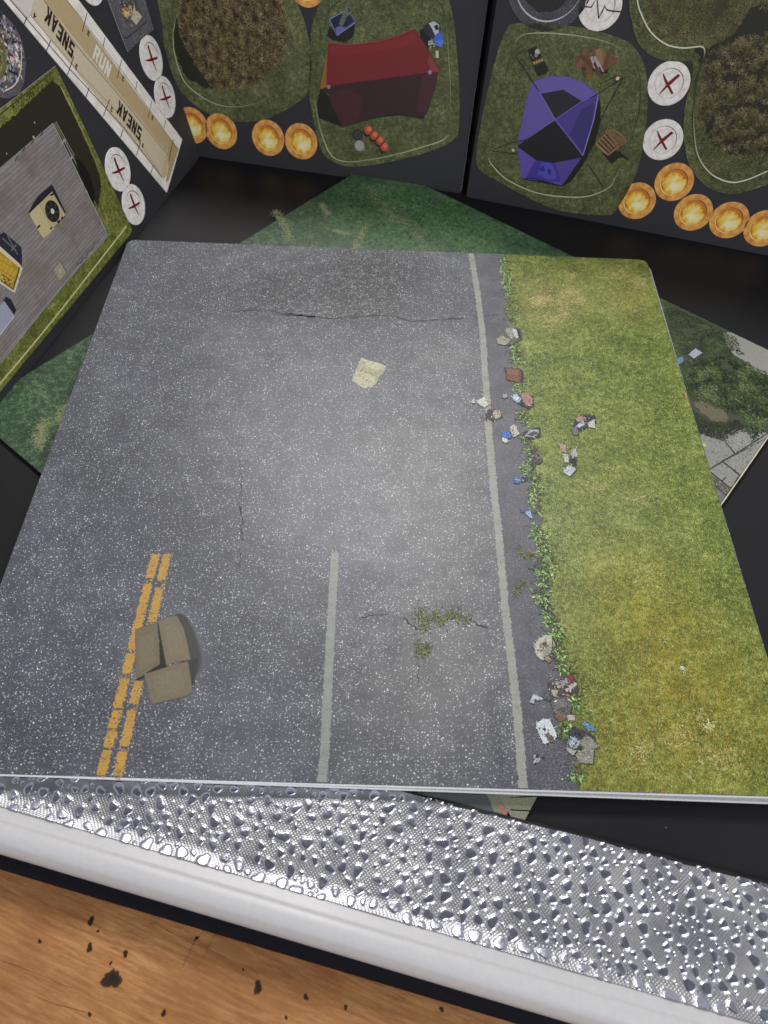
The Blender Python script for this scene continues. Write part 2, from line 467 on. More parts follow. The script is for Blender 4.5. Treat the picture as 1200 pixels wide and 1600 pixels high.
prof2 = [(8.0, -14.0), (13.4, -14.4), (14.3, -15.2), (14.4, -18.6), (8.0, -18.9)]
extrude_profile('base_edge', prof2, -160, 420, 60, mat_simple('black_rubber', (.006, .006, .009), .7, .12, .2, 2.0), tray)

# silver foil: embossed pebbles standing on a woven ground
def build_foil():
    S0, S1 = -46.0, 0.6; X0, X1 = -60.0, 300.0; st = .24
    nx = int((X1 - X0) / st); ns = int((S1 - S0) / st)
    xs = np.linspace(X0, X1, nx + 1); ss = np.linspace(S0, S1, ns + 1)
    H = np.zeros((nx + 1, ns + 1)); rg = np.random.default_rng(11)
    # jittered pebbles
    cell = 3.3; pts = []
    tries = 13500; grid = {}
    for _ in range(tries):
        x = rg.uniform(X0, X1); s_ = rg.uniform(S0, S1)
        r = rg.uniform(1.15, 1.95) if _ < 6000 else (rg.uniform(.66, 1.1) if _ < 11000 else rg.uniform(.38, .6))
        gx, gy = int(x // 4), int(s_ // 4); ok = True
        for a in range(gx - 1, gx + 2):
            for b in range(gy - 1, gy + 2):
                for (px_, py_, pr) in grid.get((a, b), ()):
                    if math.hypot(px_ - x, py_ - s_) < (pr + r) * rg.uniform(1.0, 1.10) + .2: ok = False; break
        if ok: grid.setdefault((gx, gy), []).append((x, s_, r)); pts.append((x, s_, r))
    for (x, s_, r) in pts:
        a = rg.uniform(0, 3.14) if rg.random() < .4 else rg.normal(1.2, .4)
        e = rg.uniform(1.0, 1.22); p1, p2 = rg.uniform(0, 6.28, 2)
        i0, i1 = np.searchsorted(xs, (x - 4, x + 4)); j0, j1 = np.searchsorted(ss, (s_ - 4, s_ + 4))
        if i1 <= i0 or j1 <= j0: continue
        X, Y = np.meshgrid(xs[i0:i1] - x, ss[j0:j1] - s_, indexing='ij')
        U = X * math.cos(a) + Y * math.sin(a); V = -X * math.sin(a) + Y * math.cos(a)
        th = np.arctan2(V, U); q = np.hypot(U / e, V * e ** .6) / (r * (1 + .13 * np.sin(2 * th + p1) + .10 * np.sin(3 * th + p2)))
        k = np.clip((1.06 - q) / .36, 0, 1); k = k * k * (3 - 2 * k)
        dish = -.06 * np.clip(1 - q / .8, 0, 1) ** 1.0 if r > .9 else 0
        tx, ty = rg.normal(0, .10, 2)
        h = (.14 + .12 * r) * k * (1 - .22 * np.clip(q, 0, 1) ** 2 + tx * X / r + ty * Y / r) + (.012 * np.sin(X * rg.uniform(2, 4) + p1) * np.sin(Y * rg.uniform(2, 4) + p2)) * k
        H[i0:i1, j0:j1] = np.maximum(H[i0:i1, j0:j1], h)
    v = np.zeros(((nx + 1) * (ns + 1), 3)); G = np.meshgrid(xs, ss, indexing='ij')
    und = .35 * np.sin(G[0] * .045 + 1) * np.sin(G[1] * .11) + .18 * np.sin(G[0] * .13 + G[1] * .2)
    lift = np.clip((G[1] + 4.0) / 4.5, 0, 1) ** 2 * 1.0           # runs up to the rim
    flat = np.clip((-G[1] - 33) / 6, 0, 1)                        # lies level under the tiles
    und = und * (1 - flat)
    und = np.clip(und, -.04, .3)
    base = -4.62
    v[:, 0] = G[0].ravel(); v[:, 1] = -G[1].ravel(); v[:, 2] = (base + und + lift + H * (1 - .5 * flat)).ravel()
    v *= MM
    idx = np.arange((nx + 1) * (ns + 1)).reshape(nx + 1, ns + 1)
    # cut the sheet along its dark inner edge
    a = onz(607, 1232, -4.9); b = onz(1200, 1382, -4.9)
    inv = np.linalg.inv(np.array([[rd[0], -rn[0]], [rd[1], -rn[1]]]))
    la = inv @ (a[:2] - R0[:2]); lb = inv @ (b[:2] - R0[:2])
    lim = lambda x: la[1] + (lb[1] - la[1]) * (x - la[0]) / (lb[0] - la[0])
    cx = (xs[:-1] + xs[1:]) / 2; cy = -(ss[:-1] + ss[1:]) / 2
    keep = cy[None, :] < (lim(cx)[:, None])
    I_, J_ = np.nonzero(keep)
    F = np.stack([idx[I_, J_], idx[I_, J_ + 1], idx[I_ + 1, J_ + 1], idx[I_ + 1, J_]], 1)[:, ::-1]
    F = F[:, ::-1]
    me = bpy.data.meshes.new('foil_lining')
    me.vertices.add(len(v)); me.vertices.foreach_set('co', v.ravel())
    me.loops.add(len(F) * 4); me.loops.foreach_set('vertex_index', F.ravel().astype(np.int32))
    me.polygons.add(len(F)); me.polygons.foreach_set('loop_start', (np.arange(len(F)) * 4).astype(np.int32))
    me.polygons.foreach_set('loop_total', np.full(len(F), 4, np.int32)); me.polygons.foreach_set('use_smooth', np.ones(len(F), bool))
    at_ = me.attributes.new('raised', 'FLOAT', 'POINT'); at_.data.foreach_set('value', H.ravel().astype(np.float32))
    me.update(calc_edges=True); me.validate()
    t = NT('hammered_silver_foil'); co = t.coord()
    ra = t.n('ShaderNodeAttribute', attribute_name='raised')
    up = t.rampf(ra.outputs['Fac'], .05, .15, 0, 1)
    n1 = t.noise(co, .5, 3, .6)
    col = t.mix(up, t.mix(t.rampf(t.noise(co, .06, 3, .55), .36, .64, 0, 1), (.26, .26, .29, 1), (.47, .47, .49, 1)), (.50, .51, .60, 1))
    w1 = t.n('ShaderNodeTexWave', bands_direction='DIAGONAL'); w1.inputs['Scale'].default_value = .62; t.l(co, w1.inputs[0])
    mp = t.n('ShaderNodeMapping'); mp.inputs['Rotation'].default_value = (0, 0, 1.45); t.l(co, mp.inputs[0])
    w2 = t.n('ShaderNodeTexWave', bands_direction='DIAGONAL'); w2.inputs['Scale'].default_value = .6; t.l(mp.outputs[0], w2.inputs[0])
    for q in (w1, w2): q.inputs['Distortion'].default_value = .5; q.inputs['Detail Scale'].default_value = 2
    weave = t.math('MULTIPLY', t.math('MULTIPLY', w1.outputs[1], w2.outputs[1]), t.rampf(up, 0, .6, 1, 0))
    rough = t.mix(up, (.42, .42, .42, 1), (.26, .26, .26, 1))
    sr = t.n('ShaderNodeSeparateColor'); t.l(rough, sr.inputs[0])
    t.out(col, sr.outputs[0], .5, 1.0)
    h = t.math('ADD', weave, t.math('MULTIPLY', n1, t.rampf(up, 0, 1, .3, 1.2)))
    t.bump(h, .45, .00012)
    o = link('foil_lining', me, tray, (t.m,))
    # dark bound edge of the foil
    path = []; re = random.Random(5)
    for i in range(90):
        x = -60 + 4 * i; path.append((x, lim(x) + re.uniform(-.15, .15) + .25))
    I = Ink(); I.strip(path, [re.uniform(.7, 1.2) for _ in path], -4.50, c(24, 23, 24))
    me2 = I.build('foil_edge', M_FLAT, tray)
    skirt = bpy.data.meshes.new('foil_edge_side')
    vv = []; ff = []
    for (x, y) in path: vv += [(x * MM, (y + .45) * MM, -4.5 * MM), (x * MM, (y + .45) * MM, -4.7 * MM)]
    for i in range(len(path) - 1): ff.append([2 * i, 2 * i + 1, 2 * i + 3, 2 * i + 2])
    skirt.from_pydata(vv, [], ff); link('foil_edge_side', skirt, me2, (M_LINER,))
    # little dark crumbs on the silver and on the black edge
    return lim
LIM = build_foil()

# ================================================================== BLACK CARD under everything, black wall behind the boards
black = slab('black_card', [(-260, 0), (0, -1), (40, -6), (234, -36), (420, -75), (560, 40), (560, 460), (-260, 460)], -1.2, 0, (M_LINER, M_LINER))
black.location = (0, 0, ZC * MM)
tag(black, 'large matt black card lying flat under the printed tiles', 'card')
cr = [PM.o + PM.ex * (-170) if PM.ex[0] > 0 else PM.o + PM.ex * 170, PM.o, PR.o, PR.o + PR.ex * 200]
def wall():
    pts = []
    for P_, u_ in ((cr[0], PM.ey), (cr[1], PM.ey), (cr[2], PR.ey), (cr[3], PR.ey)):
        pts.append((P_ + np.array([0, 9.0, 0]), u_))
    v = []; f = []
    for P_, u_ in pts:
        b_ = P_ + np.array([0, 0, 0.1]); t_ = b_ + u_ * 118
        v += [tuple(b_ * MM), tuple(t_ * MM), tuple((t_ + [0, 2.5, 0]) * MM), tuple((b_ + [0, 2.5, 0]) * MM)]
    for i in range(3):
        a, b = 4 * i, 4 * i + 4
        f += [[a, b, b + 1, a + 1], [a + 1, b + 1, b + 2, a + 2], [a + 3, a + 2, b + 2, b + 3], [a, a + 3, b + 3, b]]
    f += [[0, 1, 2, 3], [12, 15, 14, 13]]
    me = bpy.data.meshes.new('black_case_wall'); me.from_pydata(v, [], f)
    return link('black_case_wall', me, None, (M_LINER,))
tag(wall(), 'black upright panel seen in the gap behind the two back boards', 'panel')

# ================================================================== TURNED TILE (under the main stack)
_t = DIA.at(640, 335); _u = DIA.at(780, 370)  # centres of lighter green painted in to offset the boards' shadow here
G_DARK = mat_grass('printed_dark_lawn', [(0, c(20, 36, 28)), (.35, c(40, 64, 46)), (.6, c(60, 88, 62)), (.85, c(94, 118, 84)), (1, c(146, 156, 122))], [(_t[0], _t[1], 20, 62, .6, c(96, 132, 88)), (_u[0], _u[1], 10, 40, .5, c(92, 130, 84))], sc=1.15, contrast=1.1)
HALF = 125.5
dia = empty('turned_tile', DIA.matrix())
tag(dia, 'dark green lawn tile turned cornerwise beneath the road tile', 'game tile')
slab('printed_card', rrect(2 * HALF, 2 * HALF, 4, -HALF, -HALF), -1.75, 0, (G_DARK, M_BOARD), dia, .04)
I = Ink(); rs_ = random.Random(4); y0_ = DIA.at(1118, 808)[1]; pe = [(HALF - .22, y0_ + (HALF - 3 - y0_) * k / 60) for k in range(61)]; I.strip(pe, [rs_.uniform(.34, .52) for _ in pe], .42, c(196, 190, 160)); I.build('worn_edge', M_FLAT, dia)
rnd = random.Random(21)
def fbm(x, y, s=1.0, seed=0.0):
    return mnoise.fractal(Vector((x * s, y * s, seed)), .8, 2.1, 5)
LIMD = HALF - .35
def keepin(P): return [(min(max(p[0], -LIMD), LIMD), min(max(p[1], -LIMD), LIMD)) for p in P]
def dpoly(name, px_, z, col, mat=M_PRINT, step=1.6, amp=.7):
    I = Ink(); I.poly(keepin(rough_edge(DIA.pts(px_), step, amp, rnd)), z, col); return I.build(name, mat, dia)
# dry paths through the lawn (top corner)
I = Ink()
for path, wd in (([(575, 290), (588, 315), (612, 338), (640, 352), (660, 380), (672, 400)], 5.0), ([(428, 330), (445, 352), (452, 376)], 3.4), ([(500, 318), (512, 336)], 2.2), ([(570, 352), (560, 376), (552, 392)], 3.0), ([(520, 360), (545, 366)], 2.2), ([(66, 660), (58, 700)], 4), ([(110, 630), (90, 660)], 4)):
    P = DIA.pts(path)
    for k in range(int(190 * wd)):
        t_ = rnd.random() * (len(P) - 1); i = int(t_); q = t_ - i
        x = P[i][0] * (1 - q) + P[i + 1][0] * q + rnd.gauss(0, wd * .36); y = P[i][1] * (1 - q) + P[i + 1][1] * q + rnd.gauss(0, wd * .36)
        I.leaf(x, y, rnd.uniform(.5, 1.5), rnd.uniform(.12, .35), rnd.gauss(1.2, .7), rnd.uniform(.02, .10), vary(mixc(c(160, 158, 118), c(90, 114, 74), rnd.random()), .2, rnd))
I.build('dry_grass_print', M_LEAF, dia)
# long pale blades on the left corner
I = Ink(); reg = DIA.pts([(-60, 690), (0, 625), (160, 510), (150, 760), (60, 790)])
xs = [p[0] for p in reg]; ys = [p[1] for p in reg]
for k in range(2600):
    x, y = rnd.uniform(min(xs), max(xs)), rnd.uniform(min(ys), max(ys))
    if abs(x) > HALF - 1.5 or abs(y) > HALF - 1.5: continue
    if fbm(x, y, .12, 3) < -.05: continue
    I.leaf(x, y, rnd.uniform(.8, 2.6), rnd.uniform(.08, .2), rnd.gauss(-.3, .9), rnd.uniform(.02, .10), vary(rnd.choice([c(104, 134, 96), c(70, 104, 66), c(52, 84, 52), c(120, 126, 86), c(36, 60, 40)]), .3, rnd))
I.build('grass_blades_print', M_LEAF, dia)
# right corner: pavement slabs, sand, shrubs
M_PAVE = mat_simple('printed_concrete', c(126, 128, 124), .45, .35, .5, 1.3)
dpoly('shade_print', [(1020, 560), (1040, 470), (1210, 548), (1230, 660), (1150, 760), (1100, 700)], .012, c(60, 68, 50), M_PRINT)
def paver(px_):
    I = Ink(); I.poly(keepin(rough_edge(DIA.pts(px_), 1.5, .10, rnd)), .03, vary(c(138, 140, 134), .08, rnd)); return I.build('paving_slab_print', M_LEAF, dia)
paver([(1088, 677), (1112, 684), (1132, 690), (1147, 709), (1127, 720), (1109, 732), (1098, 712)])
dpoly('mortar_print', [(1080, 668), (1140, 668), (1185, 672), (1215, 690), (1120, 830), (1090, 740)], .02, c(66, 68, 58), M_PRINT, 3, .1)
paver([(1130, 682), (1146, 672), (1168, 676), (1205, 676), (1198, 684), (1149, 708), (1135, 692)])
paver([(1131, 721), (1151, 711), (1195, 687), (1190, 712), (1157, 742)])
paver([(1108, 734), (1129, 723), (1154, 743), (1142, 762), (1112, 740)])
I = Ink(); I.poly(keepin(DIA.pts([(1106, 735), (1150, 768), (1145, 778), (1113, 752)])), .03, c(84, 84, 68)); I.build('kerb_print', M_LEAF, dia)
I = Ink(); I.poly(keepin(DIA.pts([(1112, 756), (1144, 780), (1126, 805), (1115, 775)])), .03, c(104, 106, 112)); I.build('gutter_print', M_LEAF, dia)
dpoly('sand_print', [(1085, 630), (1093, 626), (1112, 630), (1130, 640), (1140, 655), (1128, 660), (1112, 656), (1098, 648)], .03, c(98, 94, 76), M_LEAF, 1.0, .8)
dpoly('gravel_print', [(1128, 520), (1160, 520), (1200, 540), (1225, 556), (1225, 594), (1200, 586), (1182, 580), (1170, 566), (1148, 556), (1138, 542)], .03, c(136, 136, 128), M_LEAF, 1.2, .6)
# pavement at the near corner
dpoly('road_corner_print', [(655, 1225), (746, 1215), (760, 1225), (800, 1290), (770, 1340), (700, 1300)], .03, c(70, 74, 76), M_LEAF, 2, .05)
dpoly('kerb_corner_print', [(748, 1220), (788, 1222), (815, 1290), (790, 1320), (765, 1250)], .04, c(112, 112, 94), M_LEAF, 2, .05)
for q in ([(772, 1222), (842, 1228), (840, 1243), (782, 1246)], [(783, 1248), (839, 1245), (828, 1266), (792, 1264)], [(793, 1266), (827, 1268), (815, 1292), (802, 1285)]):
    I = Ink(); I.poly(DIA.pts(q), .05, vary(c(118, 120, 100), .06, rnd)); I.build('paving_slab_print', M_LEAF, dia)
I = Ink(); I.poly(rough_edge(DIA.pts([(779, 1258), (784, 1257), (793, 1276), (788, 1277)]), .4, .15, rnd), .07, c(160, 92, 84)); I.build('red_mark_print', M_LEAF, dia)
I = Ink(); REG = DIA.pts([(1080, 668), (1140, 668), (1185, 672), (1215, 690), (1130, 815), (1100, 740)])
for k in range(2600):
    x, y = rnd.uniform(min(p[0] for p in REG), max(p[0] for p in REG)), rnd.uniform(min(p[1] for p in REG), max(p[1] for p in REG))
    if not inside((x, y), REG) or max(abs(x), abs(y)) > HALF - 1: continue
    I.leaf(x, y, rnd.uniform(.3, 1.1), rnd.uniform(.2, .6), rnd.uniform(0, 6.28), .06 + rnd.random() * .03, vary(rnd.choice([c(150, 152, 144), c(128, 130, 124), c(104, 106, 98), c(86, 88, 78), c(140, 140, 120)]), .15, rnd))
o = I.build('paving_grit_print', M_FLAT, dia); o['kind'] = 'stuff'
# shrubs as layered printed leaves
def foliage(name, plane, parent, region, n, size, palette, seed, mat=M_LEAF, z0=.04, z1=.30, clump=.12, thr=-.5, dark=None, lit=1.0):
    r = random.Random(seed); P = plane.pts(region) if plane else region
    xs = [p[0] for p in P]; ys = [p[1] for p in P]
    I = Ink(); k = 0; tries = 0
    while k < n and tries < n * 6:
        tries += 1
        x, y = r.uniform(min(xs), max(xs)), r.uniform(min(ys), max(ys))
        j = .8 * size * 3
        if not inside((x + r.gauss(0, j * .35), y + r.gauss(0, j * .35)), P): continue
        if plane is DIA and max(abs(x), abs(y)) > HALF - 1.6: continue
        q = fbm(x, y, clump, seed)
        if q < thr: continue
        t_ = min(max(.5 + .65 * q + r.uniform(-.34, .34), 0), .999)
        i = t_ * (len(palette) - 1); a = int(i); col = mixc(palette[a], palette[a + 1], i - a)
        z = z0 + (z1 - z0) * (k / n)
        I.leaf(x, y, size * r.uniform(.5, 1.6), size * r.uniform(.35, .8), r.uniform(0, 6.28), z, vary(col, .3 * lit, r)); k += 1
    o = I.build(name, mat, parent); o['kind'] = 'stuff'; return o
foliage('shrub_print', DIA, dia, [(1068, 598), (1075, 575), (1100, 562), (1130, 556), (1165, 570), (1205, 585), (1208, 640), (1195, 670), (1175, 695), (1168, 655), (1140, 640), (1118, 634), (1085, 625)], 5200, .9, [c(18, 24, 16), c(30, 40, 25), c(54, 72, 40), c(82, 102, 58), c(112, 128, 82)], 31)
foliage('lawn_tuft_print', DIA, dia, [(1030, 520), (1045, 472), (1100, 500), (1150, 530), (1160, 556), (1110, 556), (1075, 572), (1058, 580)], 3000, .8, [c(28, 36, 26), c(46, 58, 38), c(66, 82, 50), c(92, 108, 66)], 32)
I = Ink()
for L in ([(1096, 714), (1109, 734), (1128, 722), (1149, 709), (1180, 690), (1210, 672)], [(1129, 721), (1156, 742)], [(1133, 690), (1149, 709)], [(1107, 735), (1150, 768)], [(1112, 754), (1142, 779)], [(1128, 752), (1134, 746)]): I.strip(keepin(DIA.pts(L)), .45, .10, c(48, 50, 44))
o = I.build('paving_joint_print', M_PRINT, dia); o['kind'] = 'stuff'
foliage('moss_print', DIA, dia, [(1080, 640), (1095, 650), (1112, 660), (1135, 664), (1150, 655), (1165, 668), (1130, 688), (1100, 680), (1086, 676)], 1500, .6, [c(26, 30, 22), c(44, 50, 34), c(70, 76, 50)], 33)
for nm_, L_, q_ in (('paper_scrap_print', [(1075, 555), (1086, 545), (1097, 552), (1084, 561)], (150, 154, 168)), ('blue_scrap_print', [(1058, 560), (1066, 558), (1068, 566), (1058, 571)], (92, 122, 160)), ('yellow_scrap_print', [(1094, 695), (1101, 693), (1103, 698), (1096, 700)], (190, 180, 120))):
    I = Ink(); I.poly(rough_edge(DIA.pts(L_), .6, .12, rnd), .34, c(*q_)); I.build(nm_, M_PRINT, dia)

# ================================================================== SECOND TILE and MAIN ROAD TILE
second = slab('lower_tile', rrect(250, 250, 3.5), -2.0, 0, (M_GREYCORE, M_CORE))
second.matrix_world = Matrix.Translation((.1 * MM, .75 * MM, -2.12 * MM)) @ Matrix.Rotation(math.radians(-.42), 4, 'Z')
tag(second, 'square tile whose white cut edge shows just below the road tile', 'game tile')

def W(x, y): return TILE.at(x, y)
warm = [(*W(715, 560), 2, 30, .30), (*W(715, 1020), 4, 38, .40), (*W(705, 830), 4, 38, .42), (*W(480, 750), 6, 44, .16), (*W(690, 700), 4, 34, .32), (*W(640, 1130), 4, 34, .25)]
stains = [(*W(430, 455), 10, 30, .85), (*W(560, 440), 14, 38, 1.0), (*W(430, 560), 4, 16, .5), (*W(620, 420), 6, 24, .6), (*W(520, 490), 8, 40, .5)]
M_ASPH = mat_asphalt('printed_asphalt', (.082, .087, .104, 1), (.82, .84, .89, 1), .9, 1.0, stains, warm)
M_SHOULDER = mat_asphalt('printed_shoulder_asphalt', (.085, .085, .102, 1), (.45, .46, .5, 1), .55, 1.35)
main = empty('road_tile', Matrix.Identity(4))
tag(main, 'large square tile printed with grey road, roadside litter and yellow-green grass, on top of the stack', 'game tile')
M_FACE = M_ASPH
slab('printed_card', rrect(250, 250, 3.8), -2.0, 0, (M_ASPH, M_CORE), main, .16)
OUT = rrect(249.4, 249.4, 3.6, .3, .3)
# boundary between shoulder and lawn
bnd_px = [(781, 402), (785, 430), (790, 470), (795, 510), (801, 560), (808, 600), (816, 640), (824, 680), (831, 720), (837, 760), (843, 800), (849, 840), (853, 880), (860, 930), (867, 980), (877, 1030), (886, 1080), (893, 1120), (897, 1160), (901, 1200), (905, 1238)]
bnd = [W(*p) for p in bnd_px]; bnd[0] = (bnd[0][0], 249.7); bnd[-1] = (bnd[-1][0], .3)
rb = random.Random(8)
bj = []
for i in range(len(bnd) - 1):
    for q in range(14):
        t_ = q / 14; bj.append((bnd[i][0] * (1 - t_) + bnd[i + 1][0] * t_ + rb.gauss(0, .45), bnd[i][1] * (1 - t_) + bnd[i + 1][1] * t_))
bj.append(bnd[-1])
line_px = [(736, 397), (746, 456), (754, 521), (758, 587), (760, 613), (766, 705), (773, 780), (778, 820), (789, 947), (800, 1040), (809, 1120), (815, 1200), (818, 1237)]
lp = [W(*p) for p in line_px]; lp[0] = (lp[0][0], 249.6); lp[-1] = (lp[-1][0], .4)
# shoulder
def mesh_poly(name, pts, z, mat, parent):
    A = sum(pts[i][0] * pts[(i + 1) % len(pts)][1] - pts[(i + 1) % len(pts)][0] * pts[i][1] for i in range(len(pts)))
    if A < 0: pts = pts[::-1]
    me = bpy.data.meshes.new(name); me.from_pydata([(p[0] * MM, p[1] * MM, z * MM) for p in pts], [], [list(range(len(pts)))])
    return link(name, me, parent, (mat,))
mesh_poly('road_shoulder_print', lp + [(p[0] + 1.2, p[1]) for p in reversed(bj)], .012, M_SHOULDER, main)
GX = [(*W(850, 470), 4, 26, .6, c(160, 140, 84)), (*W(960, 440), 4, 30, .5, c(152, 140, 76)), (*W(990, 480), 4, 18, .4, c(160, 144, 80)),
      (*W(900, 860), 12, 50, .55, c(136, 144, 98)), (*W(1000, 940), 8, 34, .65, c(150, 138, 32)), (*W(1110, 1120), 8, 40, .65, c(146, 124, 46)), (*W(960, 1190), 6, 30, .6, c(138, 118, 46)),
      (*W(1030, 560), 10, 36, .45, c(70, 88, 26)), (*W(930, 700), 8, 36, .30, c(118, 126, 60)), (*W(1050, 1040), 8, 36, .55, c(142, 126, 36)), (*W(890, 1000), 6, 24, .5, c(84, 94, 50)), (*W(1140, 960), 6, 24, .4, c(80, 92, 34))]
M_LAWN = mat_grass('printed_bright_lawn', [(0, c(42, 56, 18)), (.3, c(76, 94, 34)), (.55, c(110, 124, 50)), (.8, c(142, 150, 76)), (1, c(184, 186, 122))], GX, 1.5, 1.15, 1.0)
ro = [p for p in OUT if p[0] > 200]                       # right-hand corners of the tile, top to bottom order fixed below
top_r = [p for p in ro if p[1] > 125]; bot_r = [p for p in ro if p[1] <= 125]
top_r.sort(key=lambda p: (p[0], -p[1])); bot_r.sort(key=lambda p: (-p[0], -p[1]))
mesh_poly('grass_print', bj + [(bnd[-1][0] + 1, .3)] + list(reversed([q for q in bot_r])) + list(reversed(top_r)) + [(bnd[0][0] + 1, 249.7)], .018, M_LAWN, main)

def ragged_strip(I, path, wid, z, col, rnd, step=.8, amp=.10, holes=0.0):
    """painted road line with chipped edges; path in mm"""
    P = []
    for i in range(len(path) - 1):
        a, b = path[i], path[i + 1]; d = math.hypot(b[0] - a[0], b[1] - a[1]); k = max(1, int(d / step))
        for q in range(k): P.append((a[0] + (b[0] - a[0]) * q / k, a[1] + (b[1] - a[1]) * q / k))
    P.append(path[-1])
    n = len(P)
    for i in range(n - 1):
        if rnd.random() < holes: continue
        a, b = P[i], P[i + 1]; dx, dy = b[0] - a[0], b[1] - a[1]; q = math.hypot(dx, dy) or 1; nx, ny = -dy / q, dx / q
        l = wid / 2 + rnd.gauss(0, amp); r = wid / 2 + rnd.gauss(0, amp)
        I.poly([(a[0] + nx * l, a[1] + ny * l), (a[0] - nx * r, a[1] - ny * r), (b[0] - nx * r, b[1] - ny * r), (b[0] + nx * l, b[1] + ny * l)], z, vary(col, .06, rnd))
def mat_roadpaint():
    t = NT('printed_road_paint'); co = t.coord()
    a = t.n('ShaderNodeVertexColor', layer_name='Col'); f = t.noise(co, 2.4, 4, .75); g = t.noise(co, .22, 3, .6)
    col = t.mix(t.math('MULTIPLY', t.rampf(f, .48, .60, 0, .85), t.rampf(g, .40, .62, .25, 1.0)), a.outputs[0], (.10, .10, .11, 1))
    col = t.mix(t.rampf(f, .25, .4, .4, 0), col, (.55, .55, .50, 1))
    t.out(col, PR_ROUGH, PR_SPEC); return t.m
M_PAINT = mat_roadpaint()
rp = random.Random(14)
I = Ink(); ragged_strip(I, lp, 2.65, .03, c(150, 150, 142), rp, .7, .15); I.build('edge_line_print', M_PAINT, main)
I = Ink(); pth = [W(523.5, 863), W(518, 960), W(512, 1080), W(507, 1180)]; pth.append((pth[-1][0] - .3, .4)); ragged_strip(I, pth, 2.75, .03, c(138, 141, 135), rp, .6, .09); I.build('lane_line_print', M_PAINT, main)
def yellow(ax_, ay, bx, by, breaks):
    """one yellow stripe, broken where the paint has worn away"""
    I = Ink(); prev = ay
    for (g0, g1) in breaks + [(None, None)]:
        e = g0 if g0 is not None else by
        t0 = (prev - ay) / (by - ay); t1 = (e - ay) / (by - ay)
        A = W(ax_ + (bx - ax_) * t0, prev); B = W(ax_ + (bx - ax_) * t1, e)
        if g0 is None: B = (B[0], max(B[1], .45))
        ragged_strip(I, [A, B], 2.75, .03, c(184, 142, 62), rp, .55, .17, .0)
        # chipped ends
        for q in (A, B):
            for _ in range(5): I.disc(q[0] + rp.gauss(0, .8), q[1] + rp.gauss(0, .7), rp.uniform(.15, .4), .032 + rp.random() * .01, c(180, 142, 62), 6)
        if g1: prev = g1
    for _ in range(70):
        t_ = rp.random(); x, y = W(ax_ + (bx - ax_) * t_, ay + (by - ay) * t_)
        I.disc(x + rp.gauss(0, .75), y, rp.uniform(.10, .32), .045 + rp.random() * .02, rp.choice([c(98, 90, 70), c(120, 104, 66), c(84, 84, 88)]), 6, .3, rp)
    for _ in range(260):                                  # flakes left beside and between
        t_ = rp.random(); x, y = W(ax_ + (bx - ax_) * t_, ay + (by - ay) * t_)
        I.disc(x + rp.choice((-1, 1)) * rp.uniform(1.1, 1.6), y, rp.uniform(.06, .2), .034 + rp.random() * .01, c(176, 140, 66), 5, .3, rp)
    I.build('yellow_line_print', M_PAINT, main)
yellow(243, 866, 158, 1211, [(903, 912), (1015, 1021), (1052, 1060), (1106, 1110), (1138, 1143), (1168, 1172)])
yellow(261, 866, 184, 1212, [(906, 918), (972, 1064), (1100, 1110), (1166, 1174)])
# cracks
rc = random.Random(6)
def crack(name, px_, wd, z=.026, n=6, col=(30, 30, 34)):
    I = Ink(); P = []
    for i in range(len(px_) - 1):
        for q in range(n):
            t_ = q / n; p = W(px_[i][0] * (1 - t_) + px_[i + 1][0] * t_, px_[i][1] * (1 - t_) + px_[i + 1][1] * t_)
            P.append((p[0] + rc.gauss(0, .22), p[1] + rc.gauss(0, .28)))
    I.strip(P, [abs(rc.gauss(wd, wd * .5)) + .05 for _ in P], z, c(*col)); return I.build(name, M_PRINT, main)
crack('crack_print', [(359, 487), (410, 485), (457, 491), (494, 496), (545, 497), (592, 493), (620, 496), (643, 502), (685, 500), (732, 497)], .62)
crack('crack_print', [(440, 491), (470, 493), (496, 496)], 1.1)
crack('crack_print', [(545, 495), (560, 490), (578, 487), (594, 484), (594, 493)], .3, .028)
crack('crack_print', [(744, 496), (760, 493), (783, 492)], .3, .028)
crack('crack_print', [(373, 718), (377, 745), (375, 782)], .26)
crack('crack_print', [(374, 786), (379, 812), (377, 838), (380, 846)], .42)
crack('crack_print', [(376, 858), (374, 880), (372, 892)], .22)
crack('crack_print', [(565, 964), (588, 961), (612, 958)], .32)
crack('crack_print', [(630, 966), (642, 976), (655, 985)], .4)
crack('crack_print', [(733, 968), (745, 975), (768, 983)], .45)
crack('crack_print', [(655, 1040), (653, 1058), (656, 1075)], .14)
crack('crack_print', [(160, 495), (166, 508), (172, 506)], .15)
